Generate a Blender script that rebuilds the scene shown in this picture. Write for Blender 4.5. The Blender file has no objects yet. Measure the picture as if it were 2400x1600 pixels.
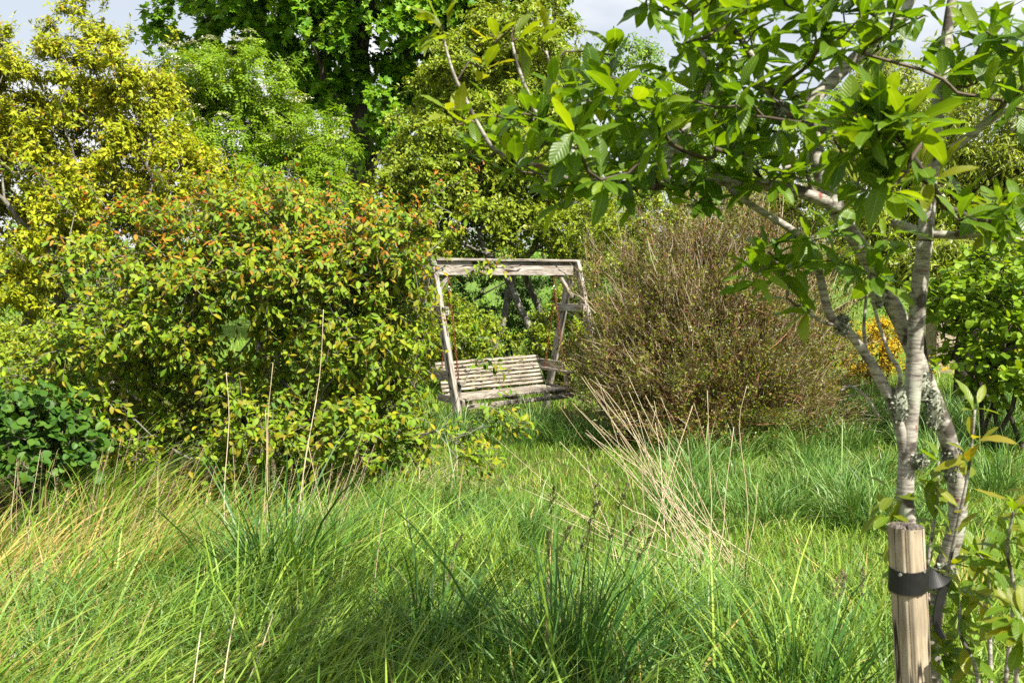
import bpy, math
import numpy as np
from mathutils import Matrix, Vector

SC = bpy.context.scene
COL = SC.collection
rng = np.random.default_rng(11)
R = math.radians

# ------------------------------------------------------------------ camera
FPX = 2400 * 35.0 / 36.0            # focal length in photograph pixels
CAMZ, PITCH = 1.65, math.atan(150 / FPX)
cam_d = bpy.data.cameras.new('camera')
cam = bpy.data.objects.new('camera', cam_d)
COL.objects.link(cam)
cam.location = (0, 0, CAMZ)
cam.rotation_euler = (R(90) - PITCH, 0, 0)
cam_d.lens, cam_d.sensor_width = 35, 36
cam_d.clip_start, cam_d.clip_end = 0.05, 5000
cam_d.dof.use_dof = True
cam_d.dof.focus_distance = 9.0
cam_d.dof.aperture_fstop = 10
SC.camera = cam

# ------------------------------------------------------------------ sky and sun
SUN_EL, SUN_AZ = R(50), R(140)      # azimuth clockwise from +Y: behind the camera, to the right
w = bpy.data.worlds.new('World')
SC.world = w
w.use_nodes = True
nt = w.node_tree
nt.nodes.clear()
wo = nt.nodes.new('ShaderNodeOutputWorld')
bg = nt.nodes.new('ShaderNodeBackground')
bg.inputs['Strength'].default_value = 0.05
sky = nt.nodes.new('ShaderNodeTexSky')
sky.sky_type = 'NISHITA'
sky.sun_disc = False
sky.sun_elevation, sky.sun_rotation = SUN_EL, SUN_AZ
tc = nt.nodes.new('ShaderNodeTexCoord')
mp = nt.nodes.new('ShaderNodeMapping')
mp.inputs['Scale'].default_value = (1, 1, 2.6)
mp.inputs['Location'].default_value = (0.35, 0.9, 0.3)
nz = nt.nodes.new('ShaderNodeTexNoise')
nz.inputs['Scale'].default_value = 2.1
nz.inputs['Detail'].default_value = 6
nz.inputs['Roughness'].default_value = 0.55
rp = nt.nodes.new('ShaderNodeValToRGB')
rp.color_ramp.elements[0].position = 0.44
rp.color_ramp.elements[1].position = 0.60
rp.color_ramp.elements[0].color = (.5, .5, .5, 1)
rp.color_ramp.elements[1].color = (1, 1, 1, 1)
mx = nt.nodes.new('ShaderNodeMixRGB')
mx.inputs['Color2'].default_value = (9.4, 9.5, 9.7, 1)
for a, b in ((tc.outputs['Generated'], mp.inputs['Vector']), (mp.outputs['Vector'], nz.inputs['Vector']),
             (nz.outputs['Fac'], rp.inputs['Fac']), (rp.outputs['Color'], mx.inputs['Fac']),
             (sky.outputs['Color'], mx.inputs['Color1']), (mx.outputs['Color'], bg.inputs['Color']),
             (bg.outputs['Background'], wo.inputs['Surface'])):
    nt.links.new(a, b)
sun_d = bpy.data.lights.new('sun', 'SUN')
sun_d.energy, sun_d.angle, sun_d.color = 5.0, R(0.53), (1.0, 0.94, 0.82)
sun = bpy.data.objects.new('sun', sun_d)
COL.objects.link(sun)
sdir = Vector((math.sin(SUN_AZ) * math.cos(SUN_EL), math.cos(SUN_AZ) * math.cos(SUN_EL), math.sin(SUN_EL)))
sun.rotation_euler = sdir.to_track_quat('Z', 'Y').to_euler()
sun.location = sdir * 40

# ------------------------------------------------------------------ exposure and render
vs = SC.view_settings
vs.view_transform, vs.look, vs.gamma, vs.exposure, vs.use_curve_mapping = 'Standard', 'None', 1.0, 1.28, False
cy = SC.cycles
cy.max_bounces, cy.diffuse_bounces, cy.glossy_bounces, cy.transmission_bounces = 5, 2, 1, 3
cy.transparent_max_bounces = 4
cy.caustics_reflective = cy.caustics_refractive = False
cy.use_denoising = False
cy.use_adaptive_sampling = True
cy.adaptive_threshold = 0.015
cy.sample_clamp_indirect = 6


# ================================================================== helpers
def P(px, py, Y):
    """World point that the photograph shows at (px, py), Y metres in front of the camera."""
    x, v = (px - 1200) / FPX, (800 - py) / FPX
    d = np.array([x, math.cos(PITCH) + v * math.sin(PITCH), -math.sin(PITCH) + v * math.cos(PITCH)])
    return np.array([0, 0, CAMZ]) + d * (Y / d[1])


def nrm(v):
    return v / np.maximum(np.linalg.norm(v, axis=-1, keepdims=True), 1e-9)


def rand_dir(n):
    return nrm(rng.normal(size=(n, 3)))


def thing(name, label, cat, loc, group=None):
    o = bpy.data.objects.new(name, None)
    COL.objects.link(o)
    o.location = tuple(float(c) for c in loc)
    o.empty_display_size = 0.1
    o['label'], o['category'] = label, cat
    if group:
        o['group'] = group
    return o


def build(name, parts, mats, parent=None, smooth=False, kind=None):
    """parts: list of (verts, tris, colours, material index); one mesh object."""
    parts = [p for p in parts if len(p[0])]
    off = 0
    Vs, Ts, Cs, Ms = [], [], [], []
    for V, T, C, m in parts:
        Vs.append(V); Ts.append(T + off); Cs.append(C)
        Ms.append(np.full(len(T), m, np.int32)); off += len(V)
    V, T, C, M = np.concatenate(Vs), np.concatenate(Ts), np.concatenate(Cs), np.concatenate(Ms)
    if parent is not None:
        V = V - np.array(parent.location)
    me = bpy.data.meshes.new(name)
    me.vertices.add(len(V))
    me.vertices.foreach_set('co', V.astype(np.float32).ravel())
    me.loops.add(len(T) * 3)
    me.loops.foreach_set('vertex_index', T.astype(np.int32).ravel())
    me.polygons.add(len(T))
    me.polygons.foreach_set('loop_start', np.arange(0, len(T) * 3, 3, dtype=np.int32))
    me.polygons.foreach_set('material_index', M)
    me.polygons.foreach_set('use_smooth', np.full(len(T), smooth, bool))
    at = me.attributes.new('Col', 'FLOAT_COLOR', 'POINT')
    at.data.foreach_set('color', C.astype(np.float32).ravel())
    for m in (mats if isinstance(mats, (list, tuple)) else [mats]):
        me.materials.append(m)
    me.update(calc_edges=True)
    o = bpy.data.objects.new(name, me)
    COL.objects.link(o)
    if parent is not None:
        o.parent = parent
    if kind:
        o['kind'] = kind
    return o


# ------------------------------------------------------------------ shapes
def tube(path, rad, sides=6, cap=True, wob=0.0):
    path = np.asarray(path, float)
    n = len(path)
    rad = np.broadcast_to(np.asarray(rad, float), (n,))
    tan = np.gradient(path, axis=0)
    tan = nrm(tan)
    ax = np.eye(3)[np.argmin(np.abs(path[-1] - path[0]))]
    u = nrm(np.cross(tan, ax))
    v = np.cross(tan, u)
    a = np.arange(sides) * 2 * math.pi / sides
    rr = rad[:, None] * (1 + wob * rng.normal(size=(n, sides)))
    V = path[:, None] + rr[..., None] * (np.cos(a)[None, :, None] * u[:, None] + np.sin(a)[None, :, None] * v[:, None])
    V = V.reshape(-1, 3)
    i, j = np.meshgrid(np.arange(n - 1), np.arange(sides), indexing='ij')
    a0 = (i * sides + j).ravel(); a1 = (i * sides + (j + 1) % sides).ravel()
    T = np.concatenate([np.stack([a0, a1, a1 + sides], 1), np.stack([a0, a1 + sides, a0 + sides], 1)])
    if cap:
        k = len(V)
        V = np.concatenate([V, path[:1], path[-1:]])
        j = np.arange(sides); e = (n - 1) * sides
        T = np.concatenate([T, np.stack([(j + 1) % sides, j, np.full(sides, k)], 1),
                            np.stack([e + j, e + (j + 1) % sides, np.full(sides, k + 1)], 1)])
    C = np.zeros((len(V), 4)); C[:, 0] = rng.random(); C[:, 3] = 1
    return V, T, C


def smooth_path(pts, k=5):
    """Catmull-Rom through the points."""
    p = np.asarray(pts, float)
    p = np.concatenate([2 * p[:1] - p[1:2], p, 2 * p[-1:] - p[-2:-1]])
    out = []
    for i in range(1, len(p) - 2):
        for t in np.arange(k) / k:
            a, b, c, d = p[i - 1], p[i], p[i + 1], p[i + 2]
            out.append(.5 * (2 * b + (c - a) * t + (2 * a - 5 * b + 4 * c - d) * t * t + (3 * b - a - 3 * c + d) * t ** 3))
    out.append(p[-2])
    return np.array(out)


def strands(p0, p1, p2, r0, r2, rnd=None):
    """Many thin three-sided twigs through three points each, one mesh."""
    n = len(p0)
    P3 = np.stack([p0, p1, p2], 1)
    d = nrm(p2 - p0)
    ref = np.where(np.abs(d[:, 2:3]) > .8, np.array([[1., 0, 0]]), np.array([[0., 0, 1]]))
    u = nrm(np.cross(d, ref)); v = np.cross(d, u)
    r0 = np.broadcast_to(np.asarray(r0, float), (n,)); r2 = np.broadcast_to(np.asarray(r2, float), (n,))
    rad = np.stack([r0, (r0 + r2) / 2, r2], 1)
    a = np.arange(3) * 2 * math.pi / 3
    V = P3[:, :, None] + rad[:, :, None, None] * (np.cos(a)[None, None, :, None] * u[:, None, None] + np.sin(a)[None, None, :, None] * v[:, None, None])
    base = []
    for s in range(2):
        for j in range(3):
            a0, a1 = s * 3 + j, s * 3 + (j + 1) % 3
            base += [(a0, a1, a1 + 3), (a0, a1 + 3, a0 + 3)]
    T = (np.arange(n)[:, None, None] * 9 + np.array(base)[None]).reshape(-1, 3)
    C = np.zeros((n, 9, 4)); C[..., 0] = (rng.random(n) if rnd is None else rnd)[:, None]; C[..., 3] = 1
    return V.reshape(-1, 3), T, C.reshape(-1, 4)


def plank(p0, p1, wid, hei, up, n=8, jit=0.0015, ch=0.005, rnd=None):
    """A sawn timber with chamfered, slightly uneven edges. Col = (random, along, across, end)."""
    p0, p1, up = (np.asarray(q, float) for q in (p0, p1, up))
    L = np.linalg.norm(p1 - p0)
    d = (p1 - p0) / L
    s = nrm(np.cross(d, up)); u = np.cross(s, d)
    a, b = wid / 2, hei / 2
    sec = np.array([(-a + ch, -b), (a - ch, -b), (a, -b + ch), (a, b - ch), (a - ch, b), (-a + ch, b), (-a, b - ch), (-a, -b + ch)])
    t = np.linspace(0, 1, n + 1)
    V = (p0 + t[:, None] * (p1 - p0))[:, None] + sec[None, :, :1] * s + sec[None, :, 1:] * u
    V = V + rng.normal(scale=jit, size=V.shape)
    rr = rng.random() if rnd is None else rnd
    C = np.zeros((n + 1, 8, 4)); C[..., 0] = rr; C[..., 1] = (t * L)[:, None]
    C[..., 2] = np.linspace(0, 1, 8)[None] * (wid + hei); C[..., 3] = 1
    V, C = V.reshape(-1, 3), C.reshape(-1, 4)
    i, j = np.meshgrid(np.arange(n), np.arange(8), indexing='ij')
    a0 = (i * 8 + j).ravel(); a1 = (i * 8 + (j + 1) % 8).ravel()
    T = np.concatenate([np.stack([a0, a1, a1 + 8], 1), np.stack([a0, a1 + 8, a0 + 8], 1)])
    k = np.arange(1, 7)
    T = np.concatenate([T, np.stack([np.zeros(6, int), k + 1, k], 1), np.stack([np.full(6, n * 8), n * 8 + k, n * 8 + k + 1], 1)])
    return V, T, C


# ------------------------------------------------------------------ leaf templates (length along +Y, top side +Z)
def strip_leaf(ts, ws, fold=.12, wav=0.0):
    V, T = [], []
    for i, (t, hw) in enumerate(zip(ts, ws)):
        z = fold * hw / max(ws) * .5
        V += [(-hw, t, z + wav * (-1) ** i), (0, t, 0), (hw, t, z - wav * (-1) ** i)]
        if i:
            a, b = (i - 1) * 3, i * 3
            T += [(a, a + 1, b + 1), (a, b + 1, b), (a + 1, a + 2, b + 2), (a + 1, b + 2, b + 1)]
    return np.array(V, float), np.array(T)


def fan_leaf(pts, lift=.1):
    pts = [(0, 0)] + pts
    V = [(0, .38, -lift)] + [(x, y, lift * abs(x)) for x, y in pts]
    n = len(pts)
    T = [(0, 1 + (i + 1) % n, 1 + i) for i in range(n)]
    return np.array(V, float), np.array(T)


TPL = {
    'big': strip_leaf([0, .07, .2, .38, .56, .72, .87, 1], [.012, .02, .095, .155, .185, .172, .11, .004], .10, .012),
    'oval': strip_leaf([0, .1, .3, .58, .82, 1], [.01, .05, .2, .24, .16, .004], .14),
    'round': strip_leaf([0, .1, .35, .65, .9, 1], [.012, .2, .40, .40, .22, .01], .12),
    'small': (np.array([(0, 0, 0), (-.26, .42, .07), (0, .5, 0), (.26, .42, .07), (0, 1, -.04)], float),
              np.array([(0, 2, 1), (0, 3, 2), (1, 2, 4), (2, 3, 4)])),
    'tiny': (np.array([(0, 0, 0), (-.3, .5, .08), (.3, .5, .08), (0, 1, 0)], float), np.array([(0, 3, 1), (0, 2, 3)])),
    'lance': (np.array([(0, 0, 0), (-.13, .4, .04), (0, .45, 0), (.13, .4, .04), (0, 1, -.08)], float),
              np.array([(0, 2, 1), (0, 3, 2), (1, 2, 4), (2, 3, 4)])),
    'maple': fan_leaf([(.22, .08), (.55, .2), (.34, .4), (.52, .72), (.2, .66), (0, 1), (-.2, .66), (-.52, .72), (-.34, .4), (-.55, .2), (-.22, .08)], .08),
}
_V, _T = [], []
for k_ in range(4):
    y_ = .18 + k_ * .2
    for sx_ in (-1, 1):
        b_ = len(_V)
        l_ = .30 * (1 - abs(k_ - 1.5) * .08)
        _V += [(0, y_, 0), (sx_ * l_ * .5 + .0, y_ - .05, .03), (sx_ * l_, y_ + .08, -.04), (sx_ * l_ * .5, y_ + .13, .03)]
        _T += [(b_, b_ + 1, b_ + 2), (b_, b_ + 2, b_ + 3)] if sx_ > 0 else [(b_, b_ + 2, b_ + 1), (b_, b_ + 3, b_ + 2)]
b_ = len(_V)
_V += [(0, .95, 0), (.05, 1.05, .02), (0, 1.18, -.02), (-.05, 1.05, .02)]
_T += [(b_, b_ + 1, b_ + 2), (b_, b_ + 2, b_ + 3)]
TPL['pinnate'] = (np.array(_V, float), np.array(_T))


def leaf_axes(dirv, nv):
    y = nrm(dirv)
    x = nrm(np.cross(y, nv))
    z = np.cross(x, y)
    return x, y, z


def leaves(tpl, pos, dirv, nv, size, rnd, age, curl=.15, wfac=None):
    TV, TT = TPL[tpl]
    n, k = len(pos), len(TV)
    x, y, z = leaf_axes(dirv, nv)
    cu = np.broadcast_to(np.asarray(curl, float), (n,))
    wf = np.ones(n) if wfac is None else wfac
    lz = TV[None, :, 2] - cu[:, None] * TV[None, :, 1] ** 2
    V = pos[:, None] + size[:, None, None] * ((TV[None, :, :1] * wf[:, None, None]) * x[:, None] + TV[None, :, 1:2] * y[:, None] + lz[..., None] * z[:, None])
    T = (np.arange(n)[:, None, None] * k + TT[None]).reshape(-1, 3)
    C = np.zeros((n, k, 4))
    C[..., 0] = rnd[:, None]; C[..., 1] = age[:, None]; C[..., 2] = TV[None, :, 1]; C[..., 3] = TV[None, :, 0] + .5
    return V.reshape(-1, 3), T, C.reshape(-1, 4)


# ------------------------------------------------------------------ skeleton growing towards points
class Skel:
    def __init__(self):
        self.p, self.par, self.len = [], [], []

    def chain(self, pts, parent=-1):
        for q in pts:
            self.p.append(np.asarray(q, float)); self.par.append(parent)
            self.len.append(0 if parent < 0 else self.len[parent] + np.linalg.norm(self.p[-1] - self.p[parent]))
            parent = len(self.p) - 1
        return parent

    def grow(self, att, seg=.25, alpha=.35, jit=.12, root=None, rise=.1):
        root = self.p[0] if root is None else root
        att = att[np.argsort(np.linalg.norm(att - root, axis=1))]
        ends = []
        for a in att:
            pts = np.array(self.p)
            d = np.linalg.norm(pts - a, axis=1)
            j = int(np.argmin(d + alpha * np.array(self.len) + .6 * np.maximum(0, pts[:, 2] - a[2])))
            pj = self.p[j]
            tang = pj - self.p[self.par[j]] if self.par[j] >= 0 else np.array([0, 0, 1.])
            tang = tang / max(np.linalg.norm(tang), 1e-6)
            c = pj + tang * d[j] * .3 + (a - pj) * .25 + np.array([0, 0, rise * d[j]])
            n = max(2, int(math.ceil(d[j] / seg)))
            t = (np.arange(1, n + 1) / n)[:, None]
            q = (1 - t) ** 2 * pj + 2 * t * (1 - t) * c + t * t * a
            q[:-1] += rng.normal(scale=jit * seg, size=(n - 1, 3))
            ends.append(self.chain(q, j))
        return ends

    def chains(self, r_tip, r_base, fixed=0):
        """Pipe-model radii; returns list of (path, radii), thickest first. Nodes below index `fixed` already have geometry."""
        n = len(self.p)
        cnt = np.zeros(n)
        kids = [[] for _ in range(n)]
        for i in range(n - 1, -1, -1):
            if not kids[i]:
                cnt[i] = 1
            if self.par[i] >= 0:
                cnt[self.par[i]] += cnt[i]; kids[self.par[i]].append(i)
        e = math.log(max(cnt[fixed:].max() if fixed else cnt[0], 2)) / math.log(r_base / r_tip)
        rad = r_tip * cnt ** (1 / e)
        out = []
        starts = [0] if not fixed else [i for i in range(fixed, n) if self.par[i] < fixed]
        stack = list(starts)
        while stack:
            i = stack.pop()
            path, rr = [], []
            if self.par[i] >= 0:
                path.append(self.p[self.par[i]]); rr.append(rad[i])
            while True:
                path.append(self.p[i]); rr.append(rad[i])
                if not kids[i]:
                    break
                ks = sorted(kids[i], key=lambda q: -cnt[q])
                stack += ks[1:]
                i = ks[0]
            if len(path) > 1:
                out.append((np.array(path), np.array(rr)))
        out.sort(key=lambda c: -c[1].max())
        return out


def blob_points(blobs, n, shell=.55, zmin=.15):
    """Points in a union of ellipsoids (px, py, Y, rx, ry, rz), denser toward the outside."""
    vol = np.array([(b[3] * b[4] * b[5]) ** .8 for b in blobs])
    cnt = np.maximum(1, (n * vol / vol.sum()).round().astype(int))
    out, ctr = [], []
    for b, k in zip(blobs, cnt):
        c = P(b[0], b[1], b[2])
        d = rand_dir(k) * (1 - shell * rng.random((k, 1)) ** 1.5)
        out.append(c + d * np.array([b[3], b[4], b[5]])); ctr.append(np.repeat(c[None], k, 0))
    o, c = np.concatenate(out), np.concatenate(ctr)
    keep = o[:, 2] > zmin
    return o[keep], c[keep]


# ------------------------------------------------------------------ materials
def nodes(name):
    m = bpy.data.materials.new(name)
    m.use_nodes = True
    t = m.node_tree
    t.nodes.clear()
    return m, t


def N(t, kind, **kw):
    n = t.nodes.new('ShaderNode' + kind)
    for k, v in kw.items():
        if k.startswith('i_'):
            n.inputs[k[2:].replace('_', ' ')].default_value = v
        else:
            setattr(n, k, v)
    return n


def ramp(t, stops):
    n = t.nodes.new('ShaderNodeValToRGB')
    el = n.color_ramp.elements
    while len(el) < len(stops):
        el.new(.5)
    for e, (p, c) in zip(el, stops):
        e.position = p; e.color = (*c, 1) if len(c) == 3 else c
    return n


def leaf_mat(name, stops, young=(.3, .1, .03), trans=.38, rough=.42, spec=.4, tcol=None, veins=False):
    m, t = nodes(name)
    L = t.links.new
    at = N(t, 'Attribute', attribute_name='Col')
    sp = N(t, 'SeparateColor')
    L(at.outputs['Color'], sp.inputs['Color'])
    rp = ramp(t, stops)
    L(sp.outputs['Red'], rp.inputs['Fac'])
    mx = N(t, 'MixRGB')
    mx.inputs['Color2'].default_value = (*young, 1)
    L(sp.outputs['Green'], mx.inputs['Fac']); L(rp.outputs['Color'], mx.inputs['Color1'])
    col = mx.outputs['Color']
    pr = N(t, 'BsdfPrincipled', i_Roughness=rough)
    pr.inputs['Specular IOR Level'].default_value = spec
    if veins:
        # pale midrib and side veins from the leaf's own coordinates (along = B, across = A - 0.5)
        ac = N(t, 'Math', operation='SUBTRACT'); ac.inputs[1].default_value = .5
        L(at.outputs['Alpha'], ac.inputs[0])
        ab = N(t, 'Math', operation='ABSOLUTE'); L(ac.outputs[0], ab.inputs[0])
        rib = N(t, 'MapRange'); rib.inputs['From Min'].default_value = .004; rib.inputs['From Max'].default_value = .014
        rib.inputs['To Min'].default_value = .6; rib.inputs['To Max'].default_value = 0
        L(ab.outputs[0], rib.inputs['Value'])
        sl = N(t, 'Math', operation='MULTIPLY_ADD'); sl.inputs[1].default_value = -1.1
        L(ab.outputs[0], sl.inputs[0]); L(sp.outputs['Blue'], sl.inputs[2])
        fr = N(t, 'Math', operation='MULTIPLY'); fr.inputs[1].default_value = 75
        L(sl.outputs[0], fr.inputs[0])
        sn = N(t, 'Math', operation='SINE'); L(fr.outputs[0], sn.inputs[0])
        bp = N(t, 'Bump'); bp.inputs['Strength'].default_value = .2; bp.inputs['Distance'].default_value = .0015
        L(sn.outputs[0], bp.inputs['Height']); L(bp.outputs['Normal'], pr.inputs['Normal'])
        vr = N(t, 'MapRange'); vr.inputs['From Min'].default_value = .8; vr.inputs['From Max'].default_value = 1
        vr.inputs['To Max'].default_value = .10
        L(sn.outputs[0], vr.inputs['Value'])
        mxv = N(t, 'Math', operation='MAXIMUM'); L(rib.outputs[0], mxv.inputs[0]); L(vr.outputs[0], mxv.inputs[1])
        m2 = N(t, 'MixRGB'); m2.inputs['Color2'].default_value = (.22, .30, .08, 1)
        L(mxv.outputs[0], m2.inputs['Fac']); L(col, m2.inputs['Color1'])
        col = m2.outputs['Color']
    L(col, pr.inputs['Base Color'])
    tr = N(t, 'BsdfTranslucent')
    tm = N(t, 'MixRGB', blend_type='MULTIPLY', i_Fac=1.0)
    tm.inputs['Color2'].default_value = (*(tcol or (2.0, 1.75, .5)), 1)
    L(col, tm.inputs['Color1']); L(tm.outputs['Color'], tr.inputs['Color'])
    ms = N(t, 'MixShader', i_Fac=trans)
    L(pr.outputs[0], ms.inputs[1]); L(tr.outputs[0], ms.inputs[2])
    out = N(t, 'OutputMaterial')
    L(ms.outputs[0], out.inputs['Surface'])
    return m


def bark_mat(name, stops, scale=(30, 30, 30), bump=.4, dist=.004, spots=None, rough=.85):
    m, t = nodes(name)
    L = t.links.new
    tc = N(t, 'TexCoord')
    mp = N(t, 'Mapping'); mp.inputs['Scale'].default_value = scale
    L(tc.outputs['Object'], mp.inputs['Vector'])
    nz = N(t, 'TexNoise', i_Scale=1.0, i_Detail=5.0, i_Roughness=.65)
    L(mp.outputs['Vector'], nz.inputs['Vector'])
    rp = ramp(t, stops); L(nz.outputs['Fac'], rp.inputs['Fac'])
    col = rp.outputs['Color']
    for sc, lo, hi, c in (spots or []):
        n2 = N(t, 'TexNoise', i_Scale=sc, i_Detail=3.0)
        L(tc.outputs['Object'], n2.inputs['Vector'])
        mr = N(t, 'MapRange'); mr.inputs['From Min'].default_value = lo; mr.inputs['From Max'].default_value = hi
        L(n2.outputs['Fac'], mr.inputs['Value'])
        mx = N(t, 'MixRGB'); mx.inputs['Color2'].default_value = (*c, 1)
        L(mr.outputs[0], mx.inputs['Fac']); L(col, mx.inputs['Color1'])
        col = mx.outputs['Color']
    pr = N(t, 'BsdfPrincipled', i_Roughness=rough)
    pr.inputs['Specular IOR Level'].default_value = .2
    L(col, pr.inputs['Base Color'])
    bp = N(t, 'Bump'); bp.inputs['Strength'].default_value = bump; bp.inputs['Distance'].default_value = dist
    L(nz.outputs['Fac'], bp.inputs['Height']); L(bp.outputs['Normal'], pr.inputs['Normal'])
    out = N(t, 'OutputMaterial'); L(pr.outputs[0], out.inputs['Surface'])
    return m


def wood_mat(name, dark, mid, light, grain=(5, 110), bump=.5, algae=None, crack=1.0):
    """Weathered timber: grain runs along Col.G (metres along), Col.B across, Col.R random per board."""
    m, t = nodes(name)
    L = t.links.new
    at = N(t, 'Attribute', attribute_name='Col')
    sp = N(t, 'SeparateColor'); L(at.outputs['Color'], sp.inputs['Color'])
    a = N(t, 'Math', operation='MULTIPLY'); a.inputs[1].default_value = grain[0]; L(sp.outputs['Green'], a.inputs[0])
    b = N(t, 'Math', operation='MULTIPLY'); b.inputs[1].default_value = grain[1]; L(sp.outputs['Blue'], b.inputs[0])
    c = N(t, 'Math', operation='MULTIPLY'); c.inputs[1].default_value = 37.0; L(sp.outputs['Red'], c.inputs[0])
    cx = N(t, 'CombineXYZ'); L(a.outputs[0], cx.inputs[0]); L(b.outputs[0], cx.inputs[1]); L(c.outputs[0], cx.inputs[2])
    nz = N(t, 'TexNoise', i_Scale=1.0, i_Detail=6.0, i_Roughness=.7); L(cx.outputs[0], nz.inputs['Vector'])
    rp = ramp(t, [(.32, dark), (.46, mid), (.64, light)]); L(nz.outputs['Fac'], rp.inputs['Fac'])
    col = rp.outputs['Color']
    tc = N(t, 'TexCoord')
    n2 = N(t, 'TexNoise', i_Scale=7.0, i_Detail=4.0); L(tc.outputs['Object'], n2.inputs['Vector'])
    mr = N(t, 'MapRange'); mr.inputs['From Min'].default_value = .5; mr.inputs['From Max'].default_value = .72
    mr.inputs['To Max'].default_value = .7
    L(n2.outputs['Fac'], mr.inputs['Value'])
    mx = N(t, 'MixRGB'); mx.inputs['Color2'].default_value = (*(algae or dark), 1)
    L(mr.outputs[0], mx.inputs['Fac']); L(col, mx.inputs['Color1'])
    # narrow drying cracks: thin contour lines of a noise stretched along the grain
    sc = N(t, 'VectorMath', operation='MULTIPLY'); sc.inputs[1].default_value = (.35, .42, 1)
    L(cx.outputs[0], sc.inputs[0])
    n3 = N(t, 'TexNoise', i_Scale=1.0, i_Detail=2.0); L(sc.outputs[0], n3.inputs['Vector'])
    d1 = N(t, 'Math', operation='SUBTRACT'); d1.inputs[1].default_value = .52; L(n3.outputs['Fac'], d1.inputs[0])
    d2 = N(t, 'Math', operation='ABSOLUTE'); L(d1.outputs[0], d2.inputs[0])
    ck = N(t, 'MapRange'); ck.inputs['From Min'].default_value = .006 * crack; ck.inputs['From Max'].default_value = .016 * crack
    L(d2.outputs[0], ck.inputs['Value'])
    m3 = N(t, 'MixRGB'); m3.inputs['Color1'].default_value = (dark[0] * .25, dark[1] * .25, dark[2] * .25, 1)
    L(ck.outputs[0], m3.inputs['Fac']); L(mx.outputs['Color'], m3.inputs['Color2'])
    pr = N(t, 'BsdfPrincipled', i_Roughness=.85); pr.inputs['Specular IOR Level'].default_value = .2
    L(m3.outputs['Color'], pr.inputs['Base Color'])
    bp = N(t, 'Bump'); bp.inputs['Strength'].default_value = bump; bp.inputs['Distance'].default_value = .003
    hh = N(t, 'Math', operation='MULTIPLY_ADD'); hh.inputs[1].default_value = .6
    L(ck.outputs[0], hh.inputs[0]); L(nz.outputs['Fac'], hh.inputs[2])
    L(hh.outputs[0], bp.inputs['Height']); L(bp.outputs['Normal'], pr.inputs['Normal'])
    out = N(t, 'OutputMaterial'); L(pr.outputs[0], out.inputs['Surface'])
    return m


def plain_mat(name, col, rough=.5, metal=0.0, var=.25, scale=40, spec=.5):
    m, t = nodes(name)
    L = t.links.new
    tc = N(t, 'TexCoord')
    nz = N(t, 'TexNoise', i_Scale=float(scale), i_Detail=4.0); L(tc.outputs['Object'], nz.inputs['Vector'])
    rp = ramp(t, [(.3, tuple(q * (1 - var) for q in col)), (.7, tuple(min(1, q * (1 + var)) for q in col))])
    L(nz.outputs['Fac'], rp.inputs['Fac'])
    pr = N(t, 'BsdfPrincipled', i_Roughness=rough, i_Metallic=metal)
    pr.inputs['Specular IOR Level'].default_value = spec
    L(rp.outputs['Color'], pr.inputs['Base Color'])
    out = N(t, 'OutputMaterial'); L(pr.outputs[0], out.inputs['Surface'])
    return m


M = {}
M['leaf_near'] = leaf_mat('leaf_near', [(0, (.045, .11, .005)), (.5, (.095, .18, .007)), (1, (.19, .27, .010))], (.30, .20, .02), .44, .40, .4, (2.3, 2.1, .4), veins=True)
M['leaf_red'] = leaf_mat('leaf_red', [(0, (.045, .13, .004)), (.5, (.14, .25, .005)), (1, (.28, .34, .008))], (.46, .10, .012), .26, .5, .25, (1.9, 1.5, .3), veins=True)
M['leaf_yellow'] = leaf_mat('leaf_yellow', [(0, (.11, .18, .003)), (.45, (.265, .325, .005)), (1, (.42, .44, .014))], (.36, .20, .006), .27, .5, .22, (1.7, 1.5, .25))
M['leaf_rowan'] = leaf_mat('leaf_rowan', [(0, (.08, .17, .006)), (.5, (.16, .27, .009)), (1, (.25, .36, .02))], (.18, .22, .04), .34, .5, .25)
M['leaf_maple'] = leaf_mat('leaf_maple', [(0, (.05, .15, .004)), (.5, (.125, .26, .006)), (1, (.22, .34, .010))], (.18, .2, .02), .26, .45, .3)
M['leaf_birch'] = leaf_mat('leaf_birch', [(0, (.10, .17, .007)), (.5, (.19, .26, .009)), (1, (.30, .35, .02))], (.25, .2, .03), .26, .45, .3)
M['leaf_green'] = leaf_mat('leaf_green', [(0, (.045, .13, .005)), (.5, (.12, .23, .007)), (1, (.22, .32, .012))], (.2, .22, .03), .28, .45, .3)
M['leaf_dark'] = leaf_mat('leaf_dark', [(0, (.025, .08, .008)), (.5, (.055, .14, .014)), (1, (.12, .21, .026))], (.16, .15, .03), .3, .5, .3)
M['leaf_willow'] = leaf_mat('leaf_willow', [(0, (.11, .18, .006)), (.5, (.21, .28, .008)), (1, (.32, .36, .016))], (.3, .25, .03), .38, .36, .5)
M['leaf_brown'] = leaf_mat('leaf_brown', [(0, (.055, .085, .006)), (.5, (.12, .155, .009)), (1, (.22, .24, .014))], (.22, .085, .025), .22, .42, .4)
M['petal_yellow'] = leaf_mat('petal_yellow', [(0, (.30, .24, .008)), (.5, (.52, .38, .008)), (1, (.62, .46, .012))], (.5, .22, .01), .3, .5, .2, (1.3, 1.1, .6))
M['flower_cream'] = plain_mat('flower_cream', (.72, .70, .52), .8)
M['grass'] = leaf_mat('grass', [(0, (.04, .12, .008)), (.45, (.12, .24, .018)), (1, (.26, .37, .05))], (.48, .34, .12), .18, .5, .3, (1.7, 1.5, .4))
M['grass_blue'] = leaf_mat('grass_blue', [(0, (.035, .11, .02)), (.5, (.10, .205, .036)), (1, (.21, .33, .075))], (.38, .29, .13), .16, .45, .35, (1.5, 1.5, .5))
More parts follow.
